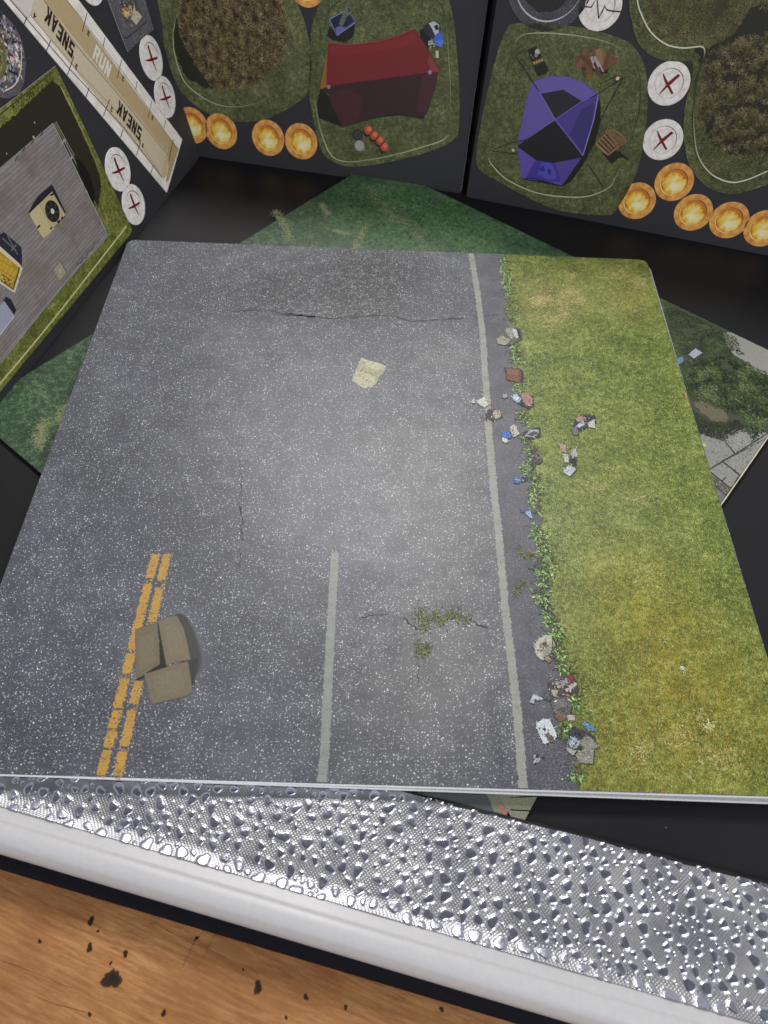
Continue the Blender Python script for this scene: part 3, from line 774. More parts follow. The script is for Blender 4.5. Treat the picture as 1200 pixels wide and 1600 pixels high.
# cardboard box print
I = Ink()
def wp(L): return [W(*p) for p in L]
rb2 = random.Random(9)
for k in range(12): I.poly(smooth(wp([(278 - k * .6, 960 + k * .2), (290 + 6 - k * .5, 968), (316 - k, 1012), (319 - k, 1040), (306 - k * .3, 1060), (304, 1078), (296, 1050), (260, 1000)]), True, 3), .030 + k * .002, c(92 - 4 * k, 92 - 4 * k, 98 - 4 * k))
bx = [('flap_l', [(211, 985), (222, 979), (246, 972), (248, 1000), (250, 1038), (238, 1047), (222, 1057), (213, 1061), (212, 1040)], (102, 91, 72)),
      ('side', [(274, 961), (286, 964), (302, 985), (313, 1026), (298, 1032), (287, 990)], (62, 61, 58)),
      ('low', [(296, 1032), (304, 1031), (302, 1060), (301, 1083), (296, 1060)], (50, 50, 50)),
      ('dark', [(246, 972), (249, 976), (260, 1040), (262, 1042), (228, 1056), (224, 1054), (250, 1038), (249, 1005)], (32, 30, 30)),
      ('flap_r', [(247, 971), (262, 965), (276, 962), (287, 982), (293, 1005), (298, 1031), (280, 1034), (260, 1040), (253, 1004)], (110, 99, 79)),
      ('flap_b', [(225, 1053), (240, 1049), (262, 1042), (294, 1033), (298, 1058), (301, 1082), (290, 1088), (237, 1101), (231, 1077)], (106, 96, 77)),
      ('edge', [(213, 1061), (222, 1057), (226, 1055), (226, 1059), (214, 1064)], (40, 36, 34))]
for k, (nm, L, col) in enumerate(bx): I.poly(wp(L), .06 + .006 * k, c(*col))
def inset(L, f): 
    cx = sum(p[0] for p in L) / len(L); cy = sum(p[1] for p in L) / len(L); return [(cx + (p[0] - cx) * f, cy + (p[1] - cy) * f) for p in L]
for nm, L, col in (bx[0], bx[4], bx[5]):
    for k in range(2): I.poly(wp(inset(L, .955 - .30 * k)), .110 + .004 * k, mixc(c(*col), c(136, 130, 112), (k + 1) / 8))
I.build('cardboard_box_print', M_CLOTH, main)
# crumpled paper print
I = Ink(); PAP = [(564, 559), (575, 563), (590, 567), (604, 573), (600, 581), (594, 587), (590, 596), (583, 605), (569, 607), (559, 601), (550, 594), (553, 585), (557, 576), (560, 569)]
I.poly(rough_edge(wp(PAP), .7, .22, rb2), .03, c(160, 156, 130))
I.poly(wp([(564, 559), (575, 563), (590, 567), (604, 573), (590, 578), (572, 574)]), .034, c(184, 180, 152))
I.poly(wp([(557, 580), (572, 583), (586, 590), (583, 604), (569, 607), (552, 594)]), .036, c(178, 174, 146))
I.strip(wp([(558, 577), (568, 580), (578, 583), (586, 588)]), .35, .04, c(110, 106, 84)); I.strip(wp([(571, 569), (578, 576), (580, 585)]), .2, .041, c(126, 122, 98))
for _ in range(420):
    x, y = rb2.uniform(548, 606), rb2.uniform(557, 609)
    if inside((x, y), PAP): q = W(x, y); I.leaf(q[0], q[1], rb2.uniform(.25, 1.3), rb2.uniform(.15, .5), rb2.gauss(.4, 1.0), .045 + rb2.random() * .03, vary(rb2.choice([c(126, 122, 98), c(186, 182, 152), c(150, 146, 118), c(168, 164, 138), c(86, 84, 70), c(70, 68, 56)]), .1, rb2))
I.build('crumpled_paper_print', M_PRINT, main)
# weeds
def weeds(name, centers, n, spread, L0, seed, pal, parent=main, plane=TILE, wdt=.28):
    r = random.Random(seed); I = Ink(); N = n * len(centers); k = 0
    for (x, y, s_) in centers:
        X, Y = plane.at(x, y)
        for _ in range(int(n * s_)):
            a = r.uniform(0, 6.28); rr = abs(r.gauss(0, spread * s_ * .5)); 
            lx, ly = X + rr * math.cos(a), Y + rr * math.sin(a) * 1.3
            if ly < 2.6 or ly > 247.4: continue
            I.leaf(lx, ly, L0 * r.uniform(.4, 1.4), L0 * wdt * r.uniform(.4, 1.2), a + r.gauss(0, .8), .05 + .2 * r.random(), vary(r.choice(pal), .3, r)); k += 1
    o = I.build(name, M_FLAT, parent); o['kind'] = 'stuff'; return o
GREEN = [c(108, 150, 70), c(134, 174, 96), c(158, 192, 124), c(76, 108, 48), c(50, 64, 32), c(92, 128, 60), c(176, 200, 142), c(150, 140, 96), c(96, 84, 60)]
GRN2 = [c(86, 104, 48), c(104, 116, 56), c(60, 74, 34), c(128, 130, 72), c(50, 54, 34)]
wc_ = []
rw = random.Random(77)
for (x, y, s_) in [(786, 408, .8), (790, 424, 1), (793, 440, 1), (796, 455, .9), (797, 470, 1), (798, 486, 1), (799, 500, .8), (801, 545, .9), (806, 556, 1), (808, 565, .8), (810, 600, 1), (812, 604, .8), (814, 648, 1), (816, 656, 1), (822, 688, .9), (826, 704, 1), (830, 718, .9), (828, 730, .6), (824, 740, .6), (834, 745, .8), (836, 760, 1), (838, 772, 1), (834, 785, .8), (838, 795, .8),
                   (838, 830, .7), (844, 838, .9), (846, 850, .9), (845, 866, 1.1), (850, 880, 1.3), (858, 890, 1), (848, 895, .8), (852, 912, .6), (846, 930, 1.0), (850, 945, 1), (856, 960, .7), (866, 975, .9), (870, 990, .9), (868, 1010, .8), (872, 1024, 1), (878, 1040, 1), (886, 1050, 1), (893, 1088, 1), (898, 1100, .9), (890, 1090, .8), (884, 1128, .9), (888, 1140, .8), (882, 1150, .6), (900, 1214, .9), (898, 1226, 1), (903, 1232, .8)]:
    wc_.append((x, y, s_))
weeds('verge_weeds_dark_print', [(x + 2, y, s_) for x, y, s_ in wc_], 60, 3.2, 1.2, 5, [c(38, 44, 26), c(52, 58, 34), c(74, 80, 46), c(96, 92, 62), c(30, 32, 24)])
weeds('verge_weeds_print', [(x + rw.gauss(0, 2.5), y, s_ * rw.choice((.5, .8, 1.0, 1.25))) for x, y, s_ in wc_], 84, 2.9, 1.5, 4, GREEN, wdt=.34)
weeds('road_weeds_print', [(655, 960, 1.2), (668, 968, 1.3), (680, 962, 1), (690, 972, .8), (703, 960, 1), (716, 962, 1.1), (728, 968, .8), (664, 980, 1), (656, 1010, .9), (660, 1020, 1.0), (668, 1012, .5), (815, 862, .6), (826, 868, .5), (810, 920, .5), (818, 912, .4), (806, 928, .4)], 70, 2.3, 1.0, 6, GRN2, wdt=.4)
# broad, glancing dark gap between weeds and shoulder
def lawn_blades():
    r_ = random.Random(91); I = Ink()
    pal = [c(160, 166, 92), c(132, 142, 62), c(56, 72, 24), c(44, 56, 18), c(78, 98, 34), c(176, 172, 112), c(104, 118, 40)]
    bx_ = sorted(bnd, key=lambda p: p[1])
    for k in range(34000):
        y = r_.uniform(3, 247)
        i = 0
        while i < len(bx_) - 2 and bx_[i + 1][1] < y: i += 1
        a, b = bx_[i], bx_[i + 1]; e = a[0] + (b[0] - a[0]) * (y - a[1]) / max(b[1] - a[1], 1e-6)
        x = r_.uniform(e + 1.0, 247.5)
        if x + y > 489: continue
        d = 1.3 * fbm(x, y, .03, 2)
        I.leaf(x, y, r_.uniform(.4, 1.4), r_.uniform(.10, .24), 1.2 + d + r_.gauss(0, .8), .022 + r_.random() * .02, vary(r_.choice(pal), .25, r_))
    for (px_, py_, sx_, sy_, n_) in ((845, 468, 11, 3, 260), (836, 474, 6, 3, 120), (890, 455, 10, 5, 200), (880, 480, 6, 10, 200), (862, 500, 12, 6, 240), (905, 470, 7, 4, 120), (1000, 445, 12, 8, 300), (960, 430, 8, 4, 120), (890, 430, 8, 3, 100), (990, 780, 16, 8, 100), (955, 735, 12, 6, 60), (1010, 900, 14, 14, 100), (1060, 1150, 16, 14, 120), (1000, 1170, 14, 12, 120), (1120, 1190, 20, 12, 140), (935, 760, 14, 5, 70)):
        for k in range(n_):
            q = TILE.at(r_.gauss(px_, sx_), r_.gauss(py_, sy_))
            if q[1] > 246.5 or q[0] > 247 or q[1] < 3: continue
            I.leaf(q[0], q[1], r_.uniform(.5, 1.6), r_.uniform(.15, .35), r_.gauss(.6, .8), .045 + r_.random() * .015, vary(r_.choice([c(186, 168, 112), c(164, 150, 90), c(200, 186, 136), c(150, 142, 80)]), .15, r_))
    o = I.build('grass_blades_print', M_FLAT, main); o['kind'] = 'stuff'
lawn_blades()
# litter
rl = random.Random(50)
def litter(name, shapes, flecks=(), label=None):
    """shapes: list of (pixel polygon, rgb); flecks: (x,y,r,n,[rgb..])"""
    I = Ink(); z = .27
    for L, col in shapes:
        P = rough_edge(wp(L), .55, .03 if name == 'white_lid_print' else .09, rl)
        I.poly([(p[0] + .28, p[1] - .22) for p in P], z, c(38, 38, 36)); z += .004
        I.poly(P, z, c(*col)); z += .004
        bx0, bx1 = min(p[0] for p in P), max(p[0] for p in P); by0, by1 = min(p[1] for p in P), max(p[1] for p in P)
        for _ in range(int(10 + 9 * (bx1 - bx0) * (by1 - by0))):      # creases and scuffs
            x, y = rl.uniform(bx0, bx1), rl.uniform(by0, by1)
            if not inside((x, y), P): continue
            k = rl.choice((.86, .93, 1.05)) if name == 'white_lid_print' else rl.choice((.45, .7, .8, 1.2, 1.4)); q = c(*col)
            I.leaf(x, y, rl.uniform(.3, 1.2), rl.uniform(.08, .3), rl.uniform(0, 6.28), z + rl.random() * .01, (min(q[0] * k, .9), min(q[1] * k, .9), min(q[2] * k, .9), 1))
        z += .012
    for (x, y, r_, n, pal) in flecks:
        for _ in range(n):
            q = W(rl.gauss(x, r_ * .5), rl.gauss(y, r_ * .5)); a = rl.uniform(0, 6.28)
            I.leaf(q[0], q[1], rl.uniform(.3, 1.4), rl.uniform(.15, .6), a, z + rl.random() * .08, vary(c(*rl.choice(pal)), .25, rl))
    o = I.build(name, M_PRINT, main)
    if label: o['label'] = label
WH = (196, 196, 192); GY = (128, 128, 130); DK = (34, 33, 36); RU = (112, 74, 62); BL = (78, 116, 178); LB = (150, 172, 200)
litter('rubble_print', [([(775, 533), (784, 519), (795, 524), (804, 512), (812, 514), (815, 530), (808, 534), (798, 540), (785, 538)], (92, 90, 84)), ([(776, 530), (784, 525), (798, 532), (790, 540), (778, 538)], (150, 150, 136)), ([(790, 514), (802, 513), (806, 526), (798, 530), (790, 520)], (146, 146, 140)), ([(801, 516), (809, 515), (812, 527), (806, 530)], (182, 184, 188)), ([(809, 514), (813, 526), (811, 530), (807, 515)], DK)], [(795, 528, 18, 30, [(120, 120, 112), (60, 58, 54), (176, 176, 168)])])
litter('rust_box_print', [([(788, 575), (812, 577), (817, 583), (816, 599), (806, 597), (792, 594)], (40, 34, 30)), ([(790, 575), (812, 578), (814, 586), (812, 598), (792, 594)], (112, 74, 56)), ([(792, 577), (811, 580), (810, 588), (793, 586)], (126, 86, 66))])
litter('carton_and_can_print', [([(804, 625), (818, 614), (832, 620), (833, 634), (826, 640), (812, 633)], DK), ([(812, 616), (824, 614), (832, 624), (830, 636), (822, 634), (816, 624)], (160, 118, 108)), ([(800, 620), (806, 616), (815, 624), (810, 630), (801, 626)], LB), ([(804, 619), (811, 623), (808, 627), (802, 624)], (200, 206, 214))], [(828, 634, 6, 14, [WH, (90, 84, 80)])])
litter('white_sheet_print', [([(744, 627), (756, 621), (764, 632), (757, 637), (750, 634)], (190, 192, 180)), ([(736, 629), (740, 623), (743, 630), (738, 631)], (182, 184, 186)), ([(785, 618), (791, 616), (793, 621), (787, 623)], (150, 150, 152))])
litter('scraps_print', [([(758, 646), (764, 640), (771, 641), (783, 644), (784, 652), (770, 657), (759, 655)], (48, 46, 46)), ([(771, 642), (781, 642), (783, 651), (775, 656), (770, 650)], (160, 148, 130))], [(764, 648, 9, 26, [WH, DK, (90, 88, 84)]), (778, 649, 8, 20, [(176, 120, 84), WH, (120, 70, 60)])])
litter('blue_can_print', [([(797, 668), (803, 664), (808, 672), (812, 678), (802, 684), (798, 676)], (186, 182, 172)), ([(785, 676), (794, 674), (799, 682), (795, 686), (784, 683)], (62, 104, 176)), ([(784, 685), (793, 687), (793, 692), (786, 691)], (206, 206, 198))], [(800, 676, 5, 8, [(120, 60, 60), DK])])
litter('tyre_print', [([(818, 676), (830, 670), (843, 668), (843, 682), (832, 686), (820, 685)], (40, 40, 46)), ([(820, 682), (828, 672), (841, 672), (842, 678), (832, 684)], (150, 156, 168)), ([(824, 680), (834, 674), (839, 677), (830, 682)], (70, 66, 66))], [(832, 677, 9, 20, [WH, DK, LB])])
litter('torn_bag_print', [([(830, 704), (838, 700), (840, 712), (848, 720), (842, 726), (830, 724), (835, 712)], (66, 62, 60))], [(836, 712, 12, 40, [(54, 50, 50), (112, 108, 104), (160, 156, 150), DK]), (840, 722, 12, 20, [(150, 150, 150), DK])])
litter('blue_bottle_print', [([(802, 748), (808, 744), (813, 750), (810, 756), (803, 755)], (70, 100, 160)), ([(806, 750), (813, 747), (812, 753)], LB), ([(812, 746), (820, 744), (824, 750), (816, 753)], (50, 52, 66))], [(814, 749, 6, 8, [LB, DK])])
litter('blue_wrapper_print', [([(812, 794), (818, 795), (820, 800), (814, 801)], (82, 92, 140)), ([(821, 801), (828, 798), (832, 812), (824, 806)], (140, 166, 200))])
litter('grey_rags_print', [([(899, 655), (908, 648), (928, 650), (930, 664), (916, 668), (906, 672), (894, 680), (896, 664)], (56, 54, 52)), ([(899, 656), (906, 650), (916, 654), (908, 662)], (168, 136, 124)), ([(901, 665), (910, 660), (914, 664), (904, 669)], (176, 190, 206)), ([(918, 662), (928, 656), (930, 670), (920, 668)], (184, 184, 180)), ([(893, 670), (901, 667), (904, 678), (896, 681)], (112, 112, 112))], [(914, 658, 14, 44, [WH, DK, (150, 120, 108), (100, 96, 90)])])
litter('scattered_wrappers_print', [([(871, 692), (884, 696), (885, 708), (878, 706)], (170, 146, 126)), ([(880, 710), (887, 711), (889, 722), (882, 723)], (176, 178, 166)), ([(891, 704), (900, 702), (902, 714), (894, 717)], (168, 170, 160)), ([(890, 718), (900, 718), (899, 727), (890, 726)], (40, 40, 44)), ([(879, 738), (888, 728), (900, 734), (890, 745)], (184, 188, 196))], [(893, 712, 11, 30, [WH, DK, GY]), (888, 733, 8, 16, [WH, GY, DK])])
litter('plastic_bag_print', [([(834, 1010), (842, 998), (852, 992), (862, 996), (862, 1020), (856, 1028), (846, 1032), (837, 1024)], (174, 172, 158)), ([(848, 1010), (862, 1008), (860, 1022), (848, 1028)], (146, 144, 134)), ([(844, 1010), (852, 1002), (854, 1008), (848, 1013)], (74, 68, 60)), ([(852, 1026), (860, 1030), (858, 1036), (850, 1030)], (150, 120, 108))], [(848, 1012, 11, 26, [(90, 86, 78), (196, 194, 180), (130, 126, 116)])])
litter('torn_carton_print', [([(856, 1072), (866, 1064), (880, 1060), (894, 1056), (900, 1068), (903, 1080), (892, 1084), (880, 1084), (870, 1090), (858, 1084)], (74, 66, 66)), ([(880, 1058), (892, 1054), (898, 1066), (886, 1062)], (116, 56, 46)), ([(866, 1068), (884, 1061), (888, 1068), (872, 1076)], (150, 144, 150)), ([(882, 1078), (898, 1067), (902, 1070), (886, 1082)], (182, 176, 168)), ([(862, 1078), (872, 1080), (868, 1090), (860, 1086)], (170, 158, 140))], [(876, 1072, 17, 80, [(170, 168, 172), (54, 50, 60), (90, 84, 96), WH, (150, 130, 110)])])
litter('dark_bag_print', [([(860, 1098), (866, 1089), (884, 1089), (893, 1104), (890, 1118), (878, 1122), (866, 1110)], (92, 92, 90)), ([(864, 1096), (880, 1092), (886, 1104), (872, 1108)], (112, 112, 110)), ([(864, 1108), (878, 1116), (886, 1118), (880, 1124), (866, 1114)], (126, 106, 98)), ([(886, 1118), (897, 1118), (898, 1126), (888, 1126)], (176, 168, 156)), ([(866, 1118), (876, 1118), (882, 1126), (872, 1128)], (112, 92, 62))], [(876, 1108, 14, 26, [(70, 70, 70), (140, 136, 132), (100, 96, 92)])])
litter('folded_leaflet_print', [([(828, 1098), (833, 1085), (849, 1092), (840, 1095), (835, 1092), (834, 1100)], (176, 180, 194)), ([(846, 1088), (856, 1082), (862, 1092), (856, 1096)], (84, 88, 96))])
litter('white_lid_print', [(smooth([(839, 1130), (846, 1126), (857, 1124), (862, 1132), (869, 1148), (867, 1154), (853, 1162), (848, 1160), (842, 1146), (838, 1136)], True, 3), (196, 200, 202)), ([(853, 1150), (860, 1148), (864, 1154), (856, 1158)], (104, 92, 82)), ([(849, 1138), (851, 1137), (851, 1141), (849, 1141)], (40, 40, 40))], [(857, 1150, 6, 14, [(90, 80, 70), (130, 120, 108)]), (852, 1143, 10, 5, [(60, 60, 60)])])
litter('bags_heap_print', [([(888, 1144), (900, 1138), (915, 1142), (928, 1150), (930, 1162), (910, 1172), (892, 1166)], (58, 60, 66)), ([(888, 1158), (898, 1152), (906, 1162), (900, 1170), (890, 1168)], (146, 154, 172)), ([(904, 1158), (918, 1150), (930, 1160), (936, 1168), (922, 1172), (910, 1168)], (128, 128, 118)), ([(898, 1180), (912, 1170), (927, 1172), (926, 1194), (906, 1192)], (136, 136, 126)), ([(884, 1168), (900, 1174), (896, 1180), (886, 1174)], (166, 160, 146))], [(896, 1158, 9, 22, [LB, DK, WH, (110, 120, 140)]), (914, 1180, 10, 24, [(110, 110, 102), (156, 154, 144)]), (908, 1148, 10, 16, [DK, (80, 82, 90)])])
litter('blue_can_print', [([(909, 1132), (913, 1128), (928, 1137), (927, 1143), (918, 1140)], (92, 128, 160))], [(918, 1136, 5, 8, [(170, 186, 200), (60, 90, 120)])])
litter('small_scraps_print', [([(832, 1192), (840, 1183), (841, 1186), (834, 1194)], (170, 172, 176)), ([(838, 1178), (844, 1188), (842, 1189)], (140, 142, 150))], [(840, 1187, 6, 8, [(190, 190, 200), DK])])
litter('pale_patch_print', [], [(1092, 1118, 8, 60, [(166, 160, 96), (150, 148, 84)]), (1107, 1135, 7, 90, [(190, 184, 132), (170, 166, 108)]), (1065, 1045, 4, 16, [(206, 206, 170)]), (1040, 1000, 6, 20, [(168, 166, 100)])], )
# worn orange nicks of ink on the right edge
I = Ink()
for L in ([(1069, 612), (1071, 612), (1074, 622), (1072, 622)], [(1073, 626), (1075, 626), (1077, 635), (1075, 635)]): I.poly(wp(L), .03, c(190, 130, 66))
I.build('orange_nick_print', M_FLAT, main)

# ================================================================== UPRIGHT BOARDS
M_TAN = mat_simple('printed_parchment', c(164, 148, 120), .45, .35, .06, 1.0)
M_TOKW = None
def mat_token_white():
    t = NT('printed_bone_white'); co = t.coord()
    f = t.noise(co, .45, 5, .7); g = t.noise(co, .22, 4, .6, .4)
    col = t.ramp(f, [(.25, c(184, 174, 164)), (.42, c(216, 210, 204)), (.6, c(236, 233, 231)), (.8, c(228, 224, 220))])
    col = t.mix(t.rampf(g, .56, .72, 0, .5), col, c(176, 158, 140))
    t.out(col, PR_ROUGH, PR_SPEC); return t.m
M_TOKW = mat_token_white()
def mat_flame(inner):
    t = NT('printed_flame_centre' if inner else 'printed_flame_rim'); co = t.coord()
    wn = t.n('ShaderNodeTexNoise'); wn.inputs['Scale'].default_value = .35; t.l(co, wn.inputs[0]); wc = t.mix(1.5, co, wn.outputs[1], 'ADD')
    f = t.noise(wc, .30, 4, .6)
    if inner:
        sp = t.spot(co, -.3, -1.4, 0.5, 6.6, t.rampf(f, .3, .7, 2.6, -2.6))
        col = t.ramp(sp, [(0, c(184, 112, 44)), (.22, c(216, 150, 48)), (.42, c(226, 188, 72)), (.65, c(232, 210, 128)), (1, c(236, 226, 186))])
    else:
        col = t.ramp(f, [(.25, c(168, 98, 54)), (.42, c(202, 134, 68)), (.55, c(218, 158, 82)), (.68, c(222, 184, 96)), (.8, c(196, 116, 66))])
    t.out(col, PR_ROUGH, PR_SPEC); return t.m
M_FIN, M_FRIM = mat_flame(True), mat_flame(False)
M_RED = mat_simple('printed_dark_red', c(112, 20, 26), .45, .35, .2, 2.0)

def disc_mesh(name, R, z0, z1, mats, rin=None, ring=.0):
    """token: cut edge, face with an embossed inner ring"""
    n = 56; rings = [(R, z0), (R, z1 - .08), (R - .12, z1)]
    if rin: rings += [(rin + .35, z1), (rin + .05, z1 - ring), (rin - .3, z1 - ring * .1)]
    v = []; f = []; mi = []
    for r_, z in rings:
        v += [(r_ * math.cos(6.28318 * i / n) * MM, r_ * math.sin(6.28318 * i / n) * MM, z * MM) for i in range(n)]
    for k in range(len(rings) - 1):
        for i in range(n):
            j = (i + 1) % n; f.append([k * n + i, k * n + j, (k + 1) * n + j, (k + 1) * n + i]); mi.append(1 if k == 0 else 0)
    f.append([(len(rings) - 1) * n + i for i in range(n)]); mi.append(2 if len(mats) > 2 else 0)
    me = bpy.data.meshes.new(name); me.from_pydata(v, [], f); me.polygons.foreach_set('material_index', mi)
    for q in mats: me.materials.append(q)
    me.update(); return me
ZT = .34                                        # token faces stand a hair proud of the card
ME_TOK = disc_mesh('round_token', 9.05, 0.0, ZT, (M_TOKW, M_CORE), 6.0, .16)
ME_FLAME = disc_mesh('flame_token', 9.05, 0.0, ZT, (M_FRIM, M_GREYCORE, M_FIN), 6.1, .16)
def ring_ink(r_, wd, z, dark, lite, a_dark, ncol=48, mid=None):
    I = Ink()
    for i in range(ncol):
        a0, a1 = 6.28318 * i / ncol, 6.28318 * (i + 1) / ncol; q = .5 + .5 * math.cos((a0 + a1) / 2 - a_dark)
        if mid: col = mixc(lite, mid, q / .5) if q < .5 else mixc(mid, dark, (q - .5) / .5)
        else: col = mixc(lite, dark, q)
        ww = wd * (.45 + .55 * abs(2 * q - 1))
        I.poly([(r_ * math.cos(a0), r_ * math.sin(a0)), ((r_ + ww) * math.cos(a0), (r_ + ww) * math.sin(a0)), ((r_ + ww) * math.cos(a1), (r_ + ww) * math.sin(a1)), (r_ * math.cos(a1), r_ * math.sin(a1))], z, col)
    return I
def cross_ink(rot):
    I = Ink(); cr_, sr_ = math.cos(rot), math.sin(rot)
    rr = random.Random(2)
    def st(P, z): I.poly([(1.3 * (x * cr_ - y * sr_), 1.22 * (x * sr_ + y * cr_)) for x, y in P], z, c(112, 22, 28))
    st([(-.15, 4.1), (.9, 4.3), (.75, 2.2), (.72, 0.4), (.5, -1.2), (.42, -4.4), (.12, -4.3), (-.25, -1.8), (-.55, .2), (-.35, 2.0)], ZT + .03)
    st([(-4.2, .95), (-3.8, 1.05), (-1.6, .45), (.6, -.15), (3.7, -1.0), (3.5, -1.75), (1.8, -1.35), (-.8, -.75), (-2.6, 0.0)], ZT + .036)
    return I
def token(parent, plane, px_, py_, flame=False, rot=0.0, r=None, a_dark=.9, crossrot=0.0, R=9.05):
    x, y = plane.at(px_, py_)
    o = bpy.data.objects.new('flame_token' if flame else 'round_token', ME_FLAME if flame else ME_TOK); COL.objects.link(o)
    o.parent = parent; o.location = (x * MM, y * MM, 0); o.rotation_euler = (0, 0, rot)
    o.scale = (R / 9.05, R / 9.05, 1)
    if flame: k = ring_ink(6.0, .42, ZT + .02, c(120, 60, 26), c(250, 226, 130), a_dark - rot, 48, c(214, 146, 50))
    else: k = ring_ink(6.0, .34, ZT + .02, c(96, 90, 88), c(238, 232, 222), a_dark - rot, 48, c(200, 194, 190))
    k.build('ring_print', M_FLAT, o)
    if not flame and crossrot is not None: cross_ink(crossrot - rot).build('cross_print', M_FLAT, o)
    return o
def piece(name, parent, plane, outline_px, mat, z=ZT, sm=0):
    P = plane.pts(outline_px)
    if sm: P = smooth(P, True, sm)
    return slab(name, P, 0, z, (mat, M_GREYCORE), parent, .06)
def border_line(parent, plane, px_, z, cols, wd=.38, closed=False):
    """pressed outline on a terrain piece: colours run along it"""
    P = smooth(plane.pts(px_), closed, 6); I = Ink(); n = len(P); C_ = []
    for i in range(n - 1):
        t_ = i / max(n - 2, 1) * (len(cols) - 1); a = min(int(t_), len(cols) - 2); C_.append(mixc(cols[a], cols[a + 1], t_ - a))
    I.strip(P, wd, z, C_); return I.build('border_line_print', M_FLAT, parent)
class Art:
    def __init__(s, plane, z=ZT + .03, dz=.006): s.p = plane; s.I = Ink(); s.z = z; s.dz = dz
    def poly(s, L, col, sm=0):
        P = s.p.pts(L)
        if sm: P = smooth(P, True, sm)
        s.I.poly(P, s.z, c(*col)); s.z += s.dz; return s
    def line(s, L, wd, col, sm=0):
        P = s.p.pts(L)
        if sm: P = smooth(P, False, sm)
        s.I.strip(P, wd, s.z, c(*col)); s.z += s.dz; return s
    def disc(s, x, y, r_, col, n=20, jit=0):
        q = s.p.at(x, y); s.I.disc(q[0], q[1], r_, s.z, c(*col), n, jit); s.z += s.dz; return s
    def flecks(s, x, y, rx, ry, n, pal, sz, rr, L=None):
        for _ in range(n):
            X, Y = rr.gauss(x, rx), rr.gauss(y, ry)
            if L and not inside((X, Y), L): continue
            q = s.p.at(X, Y); s.I.leaf(q[0], q[1], sz * rr.uniform(.5, 1.6), sz * rr.uniform(.25, .8), rr.uniform(0, 6.28), s.z + rr.random() * .05, vary(c(*rr.choice(pal)), .25, rr))
        s.z += .052; return s
    def build(s, name, parent, mat=M_PRINT): return s.I.build(name, mat, parent)
CUT = M_GREYCORE
G_BOARD = mat_grass('printed_board_lawn', [(0, c(40, 46, 28)), (.35, c(68, 74, 44)), (.6, c(92, 98, 60)), (.85, c(122, 124, 84)), (1, c(164, 160, 120))], sc=1.7, contrast=1.0)
G_BOARD2 = mat_grass('printed_olive_lawn', [(0, c(50, 58, 24)), (.35, c(86, 96, 42)), (.6, c(116, 122, 58)), (.85, c(150, 150, 82)), (1, c(190, 184, 118))], sc=1.3, contrast=1.05)

# ---------------------------------------------------------------- left board
LB_ = empty('left_punchboard', PL.matrix())
tag(LB_, 'black punch-out board at the left with the sneak and run ruler and a roof piece', 'punchboard')
sx = 1 if PL.at(0, 640)[0] > 0 else -1
bl = [(0, 0), (0, 118), (sx * 250, 118), (sx * 250, 0)]
def round_corner(P, i, r):
    a, b, e = np.array(P[i - 1]), np.array(P[i]), np.array(P[(i + 1) % len(P)]); u = (a - b) / np.linalg.norm(a - b); v = (e - b) / np.linalg.norm(e - b); out = []
    for k in range(6):
        t_ = k / 5; q = b + u * r * (1 - t_) ** 2 + v * r * t_ ** 2; out.append((float(q[0]), float(q[1])))
    return list(P[:i]) + out + list(P[i + 1:])
slab('card_sheet', round_corner(bl, 0, 3.5), -2.0, 0, (M_BOARD, M_BOARD), LB_, .25)
# ruler
RUL = [(-45, -60), (72, -60), (122, 0), (284, 218), (260, 301), (5, 0)]
A0, A1 = PL.at(284, 218), PL.at(260, 301)
rv = np.array(PL.at(122, 0)) - np.array(A0); rv /= np.linalg.norm(rv)
rw_ = np.array(PL.at(5, 0)) - np.array(A1); rw_ /= np.linalg.norm(rw_)
ext = 150
P_r = [A0, tuple(np.array(A0) + rv * ext), tuple(np.array(A1) + rw_ * ext), A1]
ymax = 116.5
def clip_top(P):
    out = []
    for i in range(len(P)):
        a, b = P[i], P[(i + 1) % len(P)]
        if a[1] <= ymax: out.append(a)
        if (a[1] <= ymax) != (b[1] <= ymax):
            t_ = (ymax - a[1]) / (b[1] - a[1]); out.append((a[0] + (b[0] - a[0]) * t_, ymax))
    return out
def mat_bonewood():
    t = NT('printed_pale_wood'); co = t.coord(1000, (0, 0, -math.atan2(rv[1], rv[0])))
    mp = t.n('ShaderNodeMapping'); mp.inputs['Scale'].default_value = (.12, 1, 1); t.l(co, mp.inputs[0])
    f = t.noise(mp.outputs[0], 1.1, 5, .7); g = t.noise(co, .12, 3, .6)
    col = t.ramp(f, [(.25, c(196, 189, 180)), (.45, c(226, 221, 214)), (.65, c(242, 238, 233))]); col = t.mix(t.rampf(g, .52, .68, 0, .4), col, c(186, 168, 142))
    t.out(col, PR_ROUGH, PR_SPEC); return t.m
ruler = slab('ruler', clip_top(P_r), 0, ZT, (mat_bonewood(), M_CORE), LB_, .06)
def band(name, L, col, mat=M_TAN, z=ZT + .02):
    I = Ink(); I.poly(clip_top(PL.pts(L)), z, c(*col)); return I.build(name, M_FLAT, ruler)
def extp(a, b, k):                       # extend the pixel line b->a beyond a
    return (a[0] + (a[0] - b[0]) * k, a[1] + (a[1] - b[1]) * k)
rl0, rl1 = (67, 0), (266, 245)
band('ruler_dark_band', [extp((103, 0), (278, 233), .18), (103, 0), (278, 233), rl1, rl0, extp(rl0, rl1, .18)], (182, 160, 124))
I = Ink(); I.poly(clip_top(PL.pts([extp(rl0, rl1, .18), rl0, rl1, (254, 280), (55, 34), extp((55, 34), (254, 280), .18)])), ZT + .026, c(200, 187, 160)); I.build('ruler_light_band', M_FLAT, ruler)
